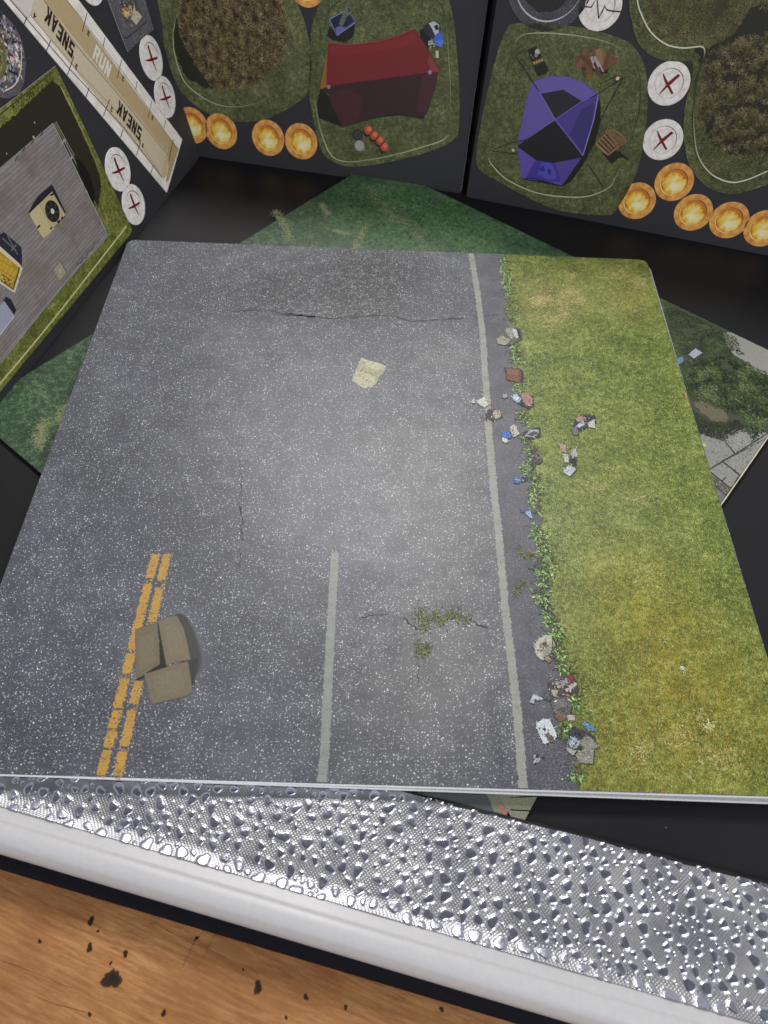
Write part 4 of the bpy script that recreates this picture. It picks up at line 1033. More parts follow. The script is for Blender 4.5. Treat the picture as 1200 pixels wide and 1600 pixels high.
# pale end stripes, centre rule, black line, ticks
a = Art(PL, ZT + .036)
a.poly([(258, 243), (261, 222), (265, 221), (260, 272), (256, 279), (250, 274)], (196, 178, 142)); a.poly([(262, 222), (267, 218), (278, 233), (262, 283), (258, 285), (262, 262)], (176, 154, 112))
a.line([(58, -10), (67, 0), (115, 67), (200, 167), (262, 243)], .35, (118, 98, 66))
a.line([(103, 0), (133, 38), (200, 125), (276, 232)], .28, (112, 92, 62))
a.line([(6, -12), (15, 0), (107, 107), (193, 200), (252, 277)], .38, (42, 36, 34))
a.line([(45, 22), (55, 34), (120, 110), (198, 192), (248, 270)], .3, (150, 130, 98))
for L in ([(135, 20), (127, 50)], [(163, 58), (160, 72)], [(189, 93), (182, 122)], [(213, 127), (211, 140)], [(236, 158), (230, 185)], [(258, 188), (255, 200)], [(50, 4), (36, 38)], [(78, 63), (71, 80)], [(114, 88), (104, 117)], [(138, 137), (133, 152)], [(170, 155), (160, 182)], [(191, 202), (187, 215)], [(219, 218), (212, 243)], [(238, 258), (234, 273)], [(270, 218), (262, 252)]):
    a.line(L, .38, (62, 44, 34))
a.poly([(5, -14), (24, -20), (52, 0), (44, 28), (40, 26), (15, -2)], (206, 200, 196))
a.build('ruler_markings', ruler)
def text(name, s_, plane, p0, p1, height, col, parent, flip=False, z=ZT + .10, squeeze=1.0):
    """flat lettering running from pixel p0 to pixel p1 (centre line), cap height in mm"""
    cu = bpy.data.curves.new(name, 'FONT'); cu.body = s_; cu.align_x = 'CENTER'; cu.align_y = 'CENTER'; cu.offset = .045; cu.size = 1.0
    cu.space_character = 1.06
    ob = bpy.data.objects.new(name, cu); COL.objects.link(ob)
    dg = bpy.context.evaluated_depsgraph_get(); me = bpy.data.meshes.new_from_object(ob.evaluated_get(dg)); bpy.data.objects.remove(ob)
    xs = [v.co.x for v in me.vertices]; ys = [v.co.y for v in me.vertices]
    w0, h0 = max(xs) - min(xs), max(ys) - min(ys); cx, cy = (max(xs) + min(xs)) / 2, (max(ys) + min(ys)) / 2
    A, B = np.array(plane.at(*p0)), np.array(plane.at(*p1)); L = np.linalg.norm(B - A); d = (B - A) / L
    ang = math.atan2(d[1], d[0]); c0 = (A + B) / 2
    for v in me.vertices:
        x = (v.co.x - cx) / w0 * (L if len(s_) > 1 else height * .62 * w0 / max(w0, .3)); y = (v.co.y - cy) / h0 * height
        v.co = ((c0[0] + x * math.cos(ang) - y * math.sin(ang)) * MM, (c0[1] + x * math.sin(ang) + y * math.cos(ang)) * MM, z * MM)
    at_ = me.color_attributes.new('Col', 'FLOAT_COLOR', 'CORNER'); at_.data.foreach_set('color', list(c(*col)) * len(me.loops))
    return link(name, me, parent, (M_FLAT,))
GL = {'S': [[(0, .8), (1, .8), (1, 1), (0, 1)], [(0, .42), (.36, .42), (.36, .98), (0, .98)], [(0, .42), (1, .42), (1, .6), (0, .6)], [(.64, .02), (1, .02), (1, .58), (.64, .58)], [(0, 0), (1, 0), (1, .2), (0, .2)]],
      'N': [[(0, 0), (.33, 0), (.33, 1), (0, 1)], [(.67, 0), (1, 0), (1, 1), (.67, 1)], [(.04, 1), (.36, 1), (.96, 0), (.64, 0)]],
      'E': [[(0, 0), (.38, 0), (.38, 1), (0, 1)], [(.1, .82), (1, .82), (1, 1), (.1, 1)], [(.1, .42), (.88, .42), (.88, .6), (.1, .6)], [(.1, 0), (1, 0), (1, .18), (.1, .18)]],
      'A': [[(0, 0), (.3, 0), (.62, 1), (.34, 1)], [(.7, 0), (1, 0), (.66, 1), (.38, 1)], [(.2, .18), (.8, .18), (.74, .36), (.26, .36)]],
      'K': [[(0, 0), (.36, 0), (.36, 1), (0, 1)], [(.3, .36), (.62, .36), (1, 1), (.64, 1)], [(.3, .62), (.56, .62), (1, 0), (.66, 0)]],
      'R': [[(0, 0), (.34, 0), (.34, 1), (0, 1)], [(.1, .8), (.94, .8), (.94, 1), (.1, 1)], [(.64, .46), (1, .5), (1, .94), (.64, .94)], [(.1, .42), (.94, .42), (.94, .58), (.1, .58)], [(.5, .46), (.8, .46), (1, 0), (.66, 0)]],
      'U': [[(0, .08), (.34, .08), (.34, 1), (0, 1)], [(.66, .08), (1, .08), (1, 1), (.66, 1)], [(.06, 0), (.94, 0), (.94, .22), (.06, .22)]]}
def block(name, word, origin, adv, up, col, wf=.83):
    """heavy condensed capitals: origin, advance per letter and cap height as plane vectors (mm)"""
    I = Ink(); o_ = np.array(origin); a_ = np.array(adv); u_ = np.array(up); z = ZT + .10
    for k, ch in enumerate(word):
        for st in GL[ch]:
            I.poly([tuple(o_ + a_ * (k + x * wf) + u_ * y) for x, y in st], z, c(*col)); z += .003
    return I.build(name, M_FLAT, ruler)
def vec(p, q): return np.array(PL.at(*q)) - np.array(PL.at(*p))
# corner pixels of each word: baseline start, baseline end, top of the first letter
block('sneak_lettering', 'SNEAK', PL.at(116, 71), vec((116, 71), (72, 8)) / 4.9, vec((116, 71), (111, 92)), (46, 32, 26))
block('sneak_lettering', 'SNEAK', PL.at(221, 202), vec((221, 202), (184, 155)) / 4.9, vec((221, 202), (217, 221)), (46, 32, 26))
block('run_lettering', 'RUN', PL.at(143, 90), vec((143, 90), (168, 123)) / 2.85, vec((143, 90), (149, 69)), (222, 218, 208))
for s_, x, y, dd in (('4', 53, 25, 1), ('3', 118, 104, 1), ('2', 173, 171, 1), ('1', 222, 227, 1), ('3', 137, 52, 1), ('2', 191, 123, 1), ('1', 237, 184, 1)):
    text('number_lettering', s_, PL, (x + 3, y + 3.5), (x - 3, y - 3.5), 2.3, (70, 50, 38), ruler)
for (x, y, R) in ((236, 91, 9.5), (257.5, 152, 9.3), (184, 265, 9.4), (208.5, 320, 9.2), (139, -33, 9.4)):
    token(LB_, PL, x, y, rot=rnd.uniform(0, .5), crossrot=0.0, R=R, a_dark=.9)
# burnt wreck piece
wr = piece('wreck_piece', LB_, PL, [(158, -25), (168, 0), (185, 45), (199, 81), (220, 62), (240, 46), (226, 0), (216, -30)], mat_asphalt('printed_grey_road', (.10, .10, .11, 1), (.5, .5, .52, 1), .8))
a = Art(PL); a.line([(192, 58), (197, 60), (211, 49), (228, 34), (226, 20)], .5, (56, 54, 54))
a.poly([(183, -10), (208, -12), (214, 4), (220, 24), (212, 38), (203, 30), (196, 40), (190, 20)], (84, 80, 76)); a.poly([(208, 10), (221, 26), (212, 39), (204, 30)], (190, 180, 158)); a.poly([(188, 14), (204, 8), (207, 22), (196, 28), (190, 24)], (176, 136, 78)); a.poly([(190, 18), (204, 16), (204, 22), (196, 27)], (210, 180, 124))
rr = random.Random(12); a.flecks(197, 12, 8, 14, 150, [(40, 38, 38), (150, 146, 140), (96, 92, 88), (190, 186, 178), (60, 50, 44)], 1.1, rr, [(182, -14), (212, -14), (222, 26), (208, 44), (196, 46), (188, 20)])
a.build('wreck_print', wr)
# debris piece at the frame edge
db = piece('debris_piece', LB_, PL, [(-60, -10), (-20, 0), (2, 20), (22, 40), (34, 66), (40, 98), (37, 128), (30, 146), (12, 154), (-10, 152), (-60, 150)], mat_simple('printed_scorched_ground', c(88, 86, 92), .45, .35, .6, 2.0), sm=0)
a = Art(PL); rr = random.Random(13)
DBP = [(-50, 6), (-18, 8), (4, 28), (20, 46), (30, 72), (34, 98), (30, 118), (20, 132), (4, 138), (-50, 138)]
a.flecks(14, 70, 16, 38, 900, [(34, 32, 36), (150, 148, 150), (96, 92, 92), (206, 204, 200), (110, 130, 170), (60, 58, 66), (160, 110, 110)], 2.0, rr, DBP)
a.poly([(-40, 50), (-6, 52), (6, 74), (10, 100), (6, 118), (-10, 124), (-40, 124)], (112, 106, 72)); a.poly([(-30, 60), (-8, 60), (2, 80), (4, 104), (-4, 116), (-30, 118)], (130, 124, 84))
a.flecks(-4, 90, 8, 20, 120, [(80, 74, 48), (140, 134, 92), (100, 104, 60)], 1.6, rr, DBP)
a.line([(31, 70), (32, 98), (28, 120), (20, 134), (6, 142)], .5, (206, 200, 180), 4)
a.build('debris_print', db)
# roof piece
rf = piece('roof_piece', LB_, PL, [(-70, 225), (0, 170), (86, 103), (203, 352), (205, 358), (203, 366), (0, 611), (-70, 694)], G_BOARD2)
border_line(rf, PL, [(-60, 668), (0, 598), (80, 502), (176, 380), (196, 354)], ZT + .03, [c(196, 190, 128), c(206, 204, 150)], .7)
border_line(rf, PL, [(94, 136), (110, 168), (130, 210), (150, 256), (170, 298)], ZT + .03, [c(196, 192, 150), c(150, 160, 90), c(120, 130, 60)], .4)
border_line(rf, PL, [(-40, 212), (0, 178), (82, 112)], ZT + .03, [c(60, 66, 26), c(64, 70, 28)], .45)
SHD = [(-70, 262), (0, 198), (22, 180), (44, 160), (66, 138), (80, 126), (92, 134), (104, 160), (118, 188), (135, 226), (148, 254), (157, 284), (155, 308), (151, 329), (120, 270), (82, 195), (0, 265), (-70, 325)]
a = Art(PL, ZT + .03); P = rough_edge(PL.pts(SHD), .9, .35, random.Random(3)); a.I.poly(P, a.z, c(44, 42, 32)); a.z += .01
rr = random.Random(19); a.flecks(60, 145, 34, 24, 200, [(54, 56, 30), (64, 70, 34), (44, 42, 32)], 1.2, rr, [(0, 190), (0, 176), (80, 112), (96, 130), (140, 215), (130, 220), (88, 136), (78, 134)])
a.poly([(118, 256), (124, 250), (138, 272), (146, 300), (144, 318), (132, 290)], (24, 23, 22), 3)
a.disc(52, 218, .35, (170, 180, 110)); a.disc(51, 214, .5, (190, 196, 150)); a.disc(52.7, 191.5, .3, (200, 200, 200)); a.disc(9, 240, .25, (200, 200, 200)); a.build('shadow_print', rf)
# deck boards
T0, T1 = np.array(PL.at(0, 265)), np.array(PL.at(82, 196)); B0, B1 = np.array(PL.at(0, 565)), np.array(PL.at(166, 368))
dt = (T1 - T0) / np.linalg.norm(T1 - T0); T0 = T0 - dt * 25; dbv = (B1 - B0) / np.linalg.norm(B1 - B0); B0 = B0 - dbv * 25
I = Ink(); rr = random.Random(23); NB = 34
for k in range(NB):
    f0, f1 = k / NB, (k + .86) / NB
    q = [T0 + (B0 - T0) * f0, T1 + (B1 - T1) * f0, T1 + (B1 - T1) * f1, T0 + (B0 - T0) * f1]
    nseg = 10; base = vary(c(146, 138, 136), .10, rr)
    for s_ in range(nseg):
        u0, u1 = s_ / nseg, (s_ + 1) / nseg
        L = [q[0] * (1 - u0) + q[1] * u0, q[0] * (1 - u1) + q[1] * u1, q[3] * (1 - u1) + q[2] * u1, q[3] * (1 - u0) + q[2] * u0]
        I.poly([tuple(p) for p in L], ZT + .05, vary(base, .06, rr))
I2 = Ink(); I2.poly([tuple(T0), tuple(T1), tuple(B1), tuple(B0)], ZT + .044, c(100, 95, 96)); I2.build('deck_print', M_PRINT, rf)
def mat_deck():
    t = NT('printed_deck_boards'); ang = math.atan2(dt[1], dt[0]); co = t.coord(1000, (0, 0, -ang))
    mp = t.n('ShaderNodeMapping'); mp.inputs['Scale'].default_value = (.15, 1, 1); t.l(co, mp.inputs[0])
    a_ = t.n('ShaderNodeVertexColor', layer_name='Col'); f = t.noise(mp.outputs[0], 1.6, 5, .7); g = t.noise(co, .07, 4, .6)
    col = t.mix(t.rampf(f, .35, .65, .45, 0), a_.outputs[0], c(84, 80, 80)); col = t.mix(t.rampf(g, .5, .66, 0, .5), col, c(108, 92, 74)); col = t.mix(t.rampf(g, .3, .42, .35, 0), col, c(142, 138, 140))
    t.out(col, PR_ROUGH, PR_SPEC); return t.m
I.build('deck_boards_print', mat_deck(), rf)
a = Art(PL, ZT + .07)
a.line([(-30, 292), (0, 263), (82, 193)], .7, (136, 134, 138)); a.line([(82, 194), (110, 250), (140, 312), (167, 367)], .45, (170, 170, 168)); a.line([(84, 192), (113, 246), (143, 308), (169, 363)], .6, (132, 124, 92)); a.line([(86, 190), (115, 243)], .3, (160, 164, 130))
a.line([(167, 368), (146, 393), (117, 420), (0, 567)], .5, (146, 142, 140))
for L in ([(93, 226), (101, 218)], [(106, 251), (113, 244)]): a.line(L, 1.0, (150, 150, 150))
a.line([(99, 219), (112, 246)], .5, (150, 152, 150)); a.line([(95, 226), (108, 252)], .35, (120, 120, 116))
for x, y in ((66, 206), (52, 218), (38, 230), (27, 244)): a.line([(x, y), (x - 5, y + 7)], .45, (70, 68, 70))
a.line([(146, 378), (144, 388), (136, 394), (134, 402), (128, 404), (126, 410), (120, 412), (119, 416)], .45, (78, 76, 82), 3)
a.build('gutter_print', rf)
a = Art(PL, ZT + .12)                             # air conditioning unit
a.poly([(43, 333), (50, 318), (60, 304), (80, 288), (90, 308), (101, 331), (100, 339), (65, 374), (60, 360)], (38, 37, 46)); a.poly([(44, 334), (80, 299), (101, 336), (66, 373)], (182, 168, 124)); a.poly([(44, 334), (59, 319), (83, 358), (66, 373)], (190, 178, 134))
q = PL.at(80.5, 330)
a.I.disc(q[0], q[1], 4.3, a.z, c(34, 33, 36), 28); a.z += .01
for k in range(7):
    an = .9 * k; a.I.poly([(q[0] + math.cos(an) * 1.0, q[1] + math.sin(an) * 1.0), (q[0] + math.cos(an + .12) * 3.8, q[1] + math.sin(an + .12) * 3.8), (q[0] + math.cos(an + .42) * 3.6, q[1] + math.sin(an + .42) * 3.6)], a.z, c(62, 60, 64)); 
a.z += .01; a.I.disc(q[0], q[1], 1.1, a.z, c(206, 200, 178), 14); a.z += .01
for L in ([(77, 305), (82, 303)], [(57, 356), (61, 352)], [(77, 358), (80, 355)], [(88, 348), (92, 344)], [(94, 342), (97, 339)]): a.line(L, .8, (44, 40, 36))
a.line([(60, 319), (79, 356)], .2, (140, 128, 92)); a.build('air_conditioner_print', rf)
a = Art(PL, ZT + .12); a.poly([(82, 421), (93, 408), (103, 426), (92, 439)], (150, 142, 114)); a.poly([(84, 421), (93, 411), (101, 426), (92, 436)], (166, 158, 128)); q = PL.at(92.5, 423.5); a.I.disc(q[0], q[1], 1.9, a.z, c(146, 140, 118), 16); a.I.disc(q[0], q[1], 1.3, a.z + .006, c(172, 164, 138), 16); a.line([(93, 408), (103, 426)], .3, (70, 66, 62)); a.build('roof_vent_print', rf)
a = Art(PL, ZT + .12)                             # skylight
a.poly([(-30, 345), (0, 366), (4, 362), (32, 386), (33, 400), (33, 417), (26, 410), (0, 386), (-30, 366)], (44, 44, 58))
for L in ([(2, 372), (24, 392)], [(10, 368), (26, 398)], [(24, 382), (16, 392)]): a.line(L, .6, (104, 104, 106))
a.poly([(-40, 360), (0, 386), (30, 413), (34, 419), (22, 457), (18, 456), (0, 444), (-40, 420)], (206, 198, 168)); a.poly([(-40, 366), (0, 394), (29, 418), (19, 452), (0, 438), (-40, 412)], (174, 140, 46))
for k in range(7):
    for j in range(6):
        x, y = -8 + j * 6.2 + (k % 2) * 3.0, 392 + k * 7.4 + j * 3.6
        if inside((x, y), [(-10, 390), (0, 398), (26, 419), (18, 446), (0, 434), (-10, 428)]): a.disc(x, y, .95, (196, 162, 58), 6); a.z -= a.dz
a.z += .01; a.line([(0, 438), (19, 452), (29, 418)], .8, (104, 82, 26)); a.line([(0, 428), (22, 442)], .35, (90, 70, 24)); a.flecks(6, 436, 8, 4, 26, [(60, 52, 24), (40, 44, 26), (196, 180, 120)], 1.0, rr)
a.build('skylight_print', rf)
a = Art(PL, ZT + .12); a.poly([(3, 470), (8, 463), (16, 468), (24, 484), (20, 494), (5, 476)], (40, 40, 50)); a.poly([(-20, 500), (5, 470), (21, 493), (0, 520), (-20, 540)], (156, 158, 176)); a.line([(-10, 534), (0, 521), (21, 494)], .4, (196, 196, 206)); a.build('grey_duct_print', rf)

# ---------------------------------------------------------------- middle board
MB = empty('middle_punchboard', PM.matrix())
tag(MB, 'black punch-out board at the back centre with a red tarpaulin camp and a brown tree', 'punchboard')
sx = 1 if PM.at(311, 245)[0] > 0 else -1
slab('card_sheet', round_corner([(0, 0), (0, 118), (sx * 195, 118), (sx * 195, 0)], 0, 1.5), -2.0, 0, (M_BOARD, M_CORE), MB, .25)
tp = piece('tree_piece', MB, PM, [(262, -40), (254, 43), (262, 90), (278, 135), (300, 160), (330, 180), (370, 190), (410, 187), (440, 175), (465, 160), (480, 144), (488, 105), (478, 43), (462, 0), (448, -40)], G_BOARD, sm=4)
border_line(tp, PM, [(285, 0), (275, 30), (271, 56), (274, 87), (288, 126), (314, 150), (344, 164), (379, 166), (413, 156), (439, 134), (455, 110), (461, 87), (460, 60), (454, 35), (437, 0)], ZT + .03, [c(110, 114, 84), c(150, 154, 126), c(180, 180, 156), c(190, 190, 166), c(150, 154, 124), c(110, 116, 80), c(66, 74, 46), c(80, 86, 54), c(120, 126, 92), c(120, 124, 92)], .4)
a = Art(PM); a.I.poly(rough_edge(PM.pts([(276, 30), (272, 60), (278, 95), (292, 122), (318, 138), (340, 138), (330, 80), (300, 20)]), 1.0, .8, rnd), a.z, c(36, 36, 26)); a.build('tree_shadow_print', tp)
CAN = [(286, -34), (278, 10), (280, 50), (292, 76), (304, 96), (318, 118), (332, 134), (352, 142), (372, 138), (396, 136), (420, 114), (438, 98), (452, 62), (448, 20), (436, -34)]
I = Ink(); I.poly(rough_edge(PM.pts(inset(CAN, .94)), 1.0, .6, rnd), ZT + .05, c(46, 38, 28)); I.build('tree_crown_print', M_LEAF, tp)
foliage('tree_leaves_print', PM, tp, CAN, 24000, .5, [c(58, 50, 35), c(90, 77, 52), c(116, 100, 67), c(138, 120, 82), c(164, 146, 106)], 41, z0=ZT + .06, z1=ZT + .35, clump=.3)
cp = piece('camp_piece', MB, PM, [(512, -40), (497, 10), (487, 43), (485, 80), (483, 143), (487, 173), (496, 217), (509, 245), (535, 258), (560, 260), (608, 253), (673, 236), (710, 217), (717, 195), (717, 130), (710, 43), (701, 0), (690, -40)], G_BOARD, sm=4)
border_line(cp, PM, [(490, 120), (492, 150), (495, 173), (502, 206), (515, 238), (530, 250), (556, 252), (610, 243), (675, 225), (694, 217), (703, 208)], ZT + .03, [c(70, 80, 44), c(110, 120, 80), c(150, 156, 118), c(206, 206, 180), c(180, 182, 150), c(150, 156, 120), c(170, 172, 136), c(200, 200, 172), c(90, 98, 56)], .4)
border_line(cp, PM, [(703, 190), (704, 140), (701, 87), (697, 32), (688, 6), (672, -4)], ZT + .03, [c(90, 98, 56), c(140, 146, 104), c(60, 66, 38), c(40, 44, 28)], .4)
border_line(cp, PM, [(506, 50), (514, 18), (532, 0)], ZT + .03, [c(60, 66, 38), c(34, 38, 24)], .4)
a = Art(PM)
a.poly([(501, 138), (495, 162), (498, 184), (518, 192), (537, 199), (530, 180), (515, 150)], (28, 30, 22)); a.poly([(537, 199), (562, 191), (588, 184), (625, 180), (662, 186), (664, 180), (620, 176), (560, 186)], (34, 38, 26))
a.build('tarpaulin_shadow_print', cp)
a = Art(PM, ZT + .05)
a.poly([(511, 84), (500, 138), (512, 137), (512, 100)], (142, 96, 44))
a.poly([(501, 139), (514, 135), (588, 124), (672, 113), (685, 112), (680, 140), (673, 160), (667, 178), (659, 181), (640, 179), (621, 177), (600, 179), (588, 181), (570, 187), (555, 192), (537, 198), (530, 186), (519, 165), (514, 147)], (56, 34, 38))
a.poly([(514, 147), (519, 165), (530, 186), (537, 198), (560, 190), (568, 150), (540, 138)], (70, 36, 40))
a.poly([(660, 118), (684, 112), (676, 150), (664, 178), (650, 176)], (70, 40, 46))
a.poly([(513, 66), (530, 69), (545, 70), (588, 65), (621, 56), (647, 45), (652, 49), (662, 66), (672, 84), (686, 108), (685, 113), (672, 113), (588, 124), (515, 134), (510, 131), (511, 100)], (116, 38, 43))
a.poly([(672, 84), (686, 107), (685, 112), (675, 112), (668, 96)], (134, 58, 58)); a.poly([(516, 70), (545, 73), (590, 68), (622, 60), (646, 50), (655, 66), (625, 74), (560, 84), (518, 86)], (126, 40, 46))
a.line([(514, 134), (588, 124), (672, 113)], .35, (88, 32, 36)); a.line([(512, 66), (545, 70), (588, 65), (621, 56), (647, 45)], .35, (150, 60, 60))
a.line([(647, 45), (662, 66), (686, 108)], .35, (90, 34, 38))
a.disc(514, 135.5, .95, (142, 118, 128), 12); a.disc(672, 112.5, .95, (150, 132, 140), 12)
a.build('red_tarpaulin_print', cp, M_CLOTH)
a = Art(PM, ZT + .05)
a.poly([(511, 56), (516, 40), (527, 54), (556, 36), (552, 58), (540, 66), (520, 63)], (26, 28, 24)); a.poly([(515, 30), (543, 15), (556, 35), (527, 55)], (34, 34, 62)); a.poly([(524, 44), (531, 40), (541, 43), (553, 34), (556, 36), (527, 55)], (98, 102, 160)); a.line([(515, 30), (543, 15), (556, 35), (527, 55), (515, 30)], .35, (130, 134, 190))
a.poly([(530, 38), (536, 20), (542, 9), (549, 12), (550, 20), (542, 26), (536, 40)], (98, 108, 98)); a.poly([(544, 12), (549, 15), (545, 20)], (40, 42, 44))
for y in (22, 27, 32): a.line([(534, y + 3), (541, y)], .25, (64, 70, 66))
a.build('blue_crate_print', cp)
a = Art(PM, ZT + .05)
a.poly([(655, 48), (664, 42), (672, 56), (676, 72), (668, 76), (658, 62)], (24, 26, 22)); a.poly([(661, 42), (670, 34), (682, 36), (690, 44), (686, 55), (676, 60), (666, 54)], (46, 42, 62)); a.poly([(670, 36), (678, 33), (686, 38), (686, 50), (680, 55), (675, 44)], (178, 182, 186)); a.poly([(678, 40), (684, 38), (686, 46), (681, 47)], (40, 40, 56))
a.poly([(679, 56), (688, 49), (692, 60), (693, 67), (688, 73), (680, 69)], (66, 98, 204)); a.poly([(680, 64), (692, 62), (693, 67), (688, 73), (681, 70)], (86, 122, 226)); a.poly([(669, 64), (676, 62), (678, 70), (670, 71)], (150, 154, 150)); a.flecks(676, 72, 4, 3, 14, [(180, 184, 176), (60, 60, 70)], 1.0, rr); a.poly([(681, 79), (685.5, 79), (685.5, 90), (681, 90)], (192, 190, 150)); a.build('backpack_print', cp)
a = Art(PM, ZT + .05); a.disc(559, 210.5, 2.9, (46, 44, 50)); a.disc(559, 210.5, 2.2, (60, 58, 64)); a.disc(562, 227.5, 2.75, (140, 140, 134)); a.disc(562, 227, 2.2, (158, 158, 152)); a.build('pans_print', cp)
a = Art(PM, ZT + .05)
for x, y in ((576, 203), (585, 211), (594, 219), (601, 229)): a.disc(x - 2.5, y + 4, 2.0, (34, 34, 26)); 
for x, y in ((576, 203), (585, 211), (594, 219), (601, 229)): a.disc(x, y, 2.25, (172, 76, 54)); a.disc(x + 1, y - 1.5, 1.3, (206, 112, 84))
for x, y in ((580.5, 207), (589.5, 215), (597.5, 224)): a.line([(x - 4, y + 4), (x + 4, y - 3)], .5, (70, 36, 34))
a.build('red_bead_row_print', cp)
for x, y in ((345.5, 205), (300, 196), (419, 215.5), (470.5, 221), (480, -24)): token(MB, PM, x, y, True, rnd.uniform(-.3, .3), R=8.95, a_dark=1.0)

# ---------------------------------------------------------------- right board
RB = empty('right_punchboard', PR.matrix())
tag(RB, 'black punch-out board at the back right with a purple tent and fire tokens', 'punchboard')
slab('card_sheet', round_corner([(0, 0), (0, 118), (200, 118), (200, 0)], 0, 1.5), -2.0, 0, (M_BOARD, M_BOARD), RB, .25)
tn = piece('tent_piece', RB, PR, [(746, 224), (744, 252), (752, 268), (772, 280), (840, 316), (880, 330), (944, 336), (964, 326), (992, 276), (1006, 220), (1012, 160), (1008, 108), (992, 76), (968, 60), (912, 44), (840, 36), (800, 38), (788, 52), (772, 100), (756, 168)], G_BOARD, sm=4)
border_line(tn, PR, [(764, 246), (768, 256), (792, 280), (836, 300), (880, 307), (920, 306), (952, 292), (962, 276), (972, 256), (992, 200), (1000, 160), (998, 112), (980, 84), (944, 64), (880, 53), (828, 52), (808, 62), (798, 90), (790, 120)], ZT + .03, [c(140, 146, 100), c(206, 206, 170), c(190, 192, 150), c(206, 206, 176), c(196, 198, 160), c(150, 156, 110), c(90, 98, 60), c(40, 46, 28), c(34, 38, 26), c(60, 66, 40), c(130, 136, 96), c(176, 180, 144), c(150, 156, 116), c(70, 76, 46), c(36, 40, 26)], .4)
a = Art(PR, ZT + .04)
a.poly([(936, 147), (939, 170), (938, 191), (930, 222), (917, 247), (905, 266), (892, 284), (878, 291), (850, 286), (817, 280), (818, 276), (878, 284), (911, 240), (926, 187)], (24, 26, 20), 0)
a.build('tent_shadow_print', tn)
a = Art(PR, ZT + .06)
TENT = smooth([(833, 127), (845, 122), (857, 119), (885, 119), (908, 127), (922, 136), (935, 147), (933, 165), (927, 187), (921, 212), (911, 241), (903, 254), (890, 272), (878, 289), (866, 286), (854, 283), (836, 281), (817, 278), (813, 262), (810, 243), (809, 224), (811, 208), (815, 194), (818, 176), (822, 159), (827, 142)], True, 2)
a.I.poly(PR.pts(TENT), a.z, c(92, 78, 150)); a.z += .006
a.poly([(833, 128), (857, 120), (885, 120), (908, 128), (934, 147), (909, 157), (880, 140), (846, 147)], (104, 90, 162)); a.poly([(845, 148), (868, 186), (810, 222), (815, 194), (822, 159), (832, 132)], (98, 84, 158))
a.poly([(868, 186), (909, 158), (935, 147), (933, 166), (927, 187), (911, 242)], (74, 62, 136)); a.poly([(909, 170), (928, 160), (926, 186), (911, 238), (890, 210)], (60, 50, 112)); a.line([(935, 147), (928, 186), (911, 242)], .35, (150, 140, 196))
a.poly([(846, 146), (880, 139.5), (909, 157.5), (868, 185)], (40, 38, 46)); a.poly([(867, 188), (809, 224), (809, 229), (838, 250), (866, 254), (908, 246), (911, 242)], (30, 28, 34))
a.poly([(809, 229), (838, 250), (828, 264), (817, 278), (813, 262)], (92, 76, 160)); a.poly([(838, 250), (866, 254), (874, 266), (876, 284), (854, 283), (822, 278), (830, 262)], (64, 54, 140)); a.poly([(846, 254), (860, 254), (868, 266), (870, 278), (856, 280), (840, 272)], (82, 72, 170)); a.poly([(866, 254), (908, 246), (892, 270), (878, 289), (873, 268)], (80, 66, 142))
a.poly([(842, 262), (850, 258), (852, 266), (846, 268)], (52, 44, 120)); a.poly([(856, 262), (862, 266), (860, 274), (856, 270)], (50, 42, 116))
a.line([(840, 140), (868, 186), (911, 243)], .3, (130, 112, 176)); a.line([(809, 226), (868, 186), (909, 158), (934, 147)], .3, (120, 104, 168))
a.line([(817, 279), (840, 279), (854, 284), (878, 290)], .5, (30, 26, 50))
a.build('purple_tent_print', tn, M_CLOTH)

ROPES = ([(809, 92), (820, 108), (843, 143)], [(921, 153), (935, 146), (974, 121)], [(974, 121), (955, 155), (937, 190)], [(822, 218), (800, 222), (772, 233)], [(770, 235), (788, 238), (806, 240)], [(918, 256), (930, 272), (941, 290)], [(944, 128), (958, 121), (966, 122)])
for L in ROPES: b_ = Art(PR, ZT + .22); b_.line(L, .35, (28, 28, 26)); b_.build('guy_rope_print', tn)
for px_, py_, r_, q_ in ((802, 234, .7, (190, 196, 190)), (965, 122, .8, (204, 200, 190)), (964, 118, .6, (120, 60, 50))): a = Art(PR, ZT + .23); a.disc(px_, py_, r_, q_, 8); a.build('peg_print', tn)
a = Art(PR, ZT + .06); a.poly([(833, 103), (851, 95), (858, 110), (852, 116), (840, 119)], (38, 42, 28))
for k in range(3): a.line([(836 + 2 * k, 108 + 3.4 * k), (854 + 1.5 * k, 99 + 4 * k)], .3, (20, 22, 18))
a.poly([(823.5, 76), (839, 70), (851, 95), (833, 104)], (60, 50, 40)); a.poly([(826, 78), (838, 73), (846, 88), (830, 95)], (30, 30, 32)); a.poly([(832, 98), (848, 91), (850, 95), (834, 102)], (96, 78, 52))
for k in range(4): a.poly([(832.5 + 4 * k, 97 - 1.6 * k), (835.5 + 4 * k, 95.6 - 1.6 * k), (837 + 4 * k, 99 - 1.6 * k), (834.5 + 4 * k, 100.5 - 1.6 * k)], (170, 142, 78))
a.disc(840, 80.5, 1.2, (176, 178, 176), 10); a.disc(838, 86, .9, (120, 124, 128), 10); a.line([(829, 84), (834, 92)], .4, (120, 110, 90)); a.line([(823.5, 76), (839, 70), (851, 95)], .3, (120, 104, 80)); a.build('cool_box_print', tn)
a = Art(PR, ZT + .06)
def plank(x0, y0, x1, y1, wd, col): a.line([(x0, y0), (x1, y1)], wd, col)
plank(899, 102, 950, 112, 1.6, (40, 36, 26))
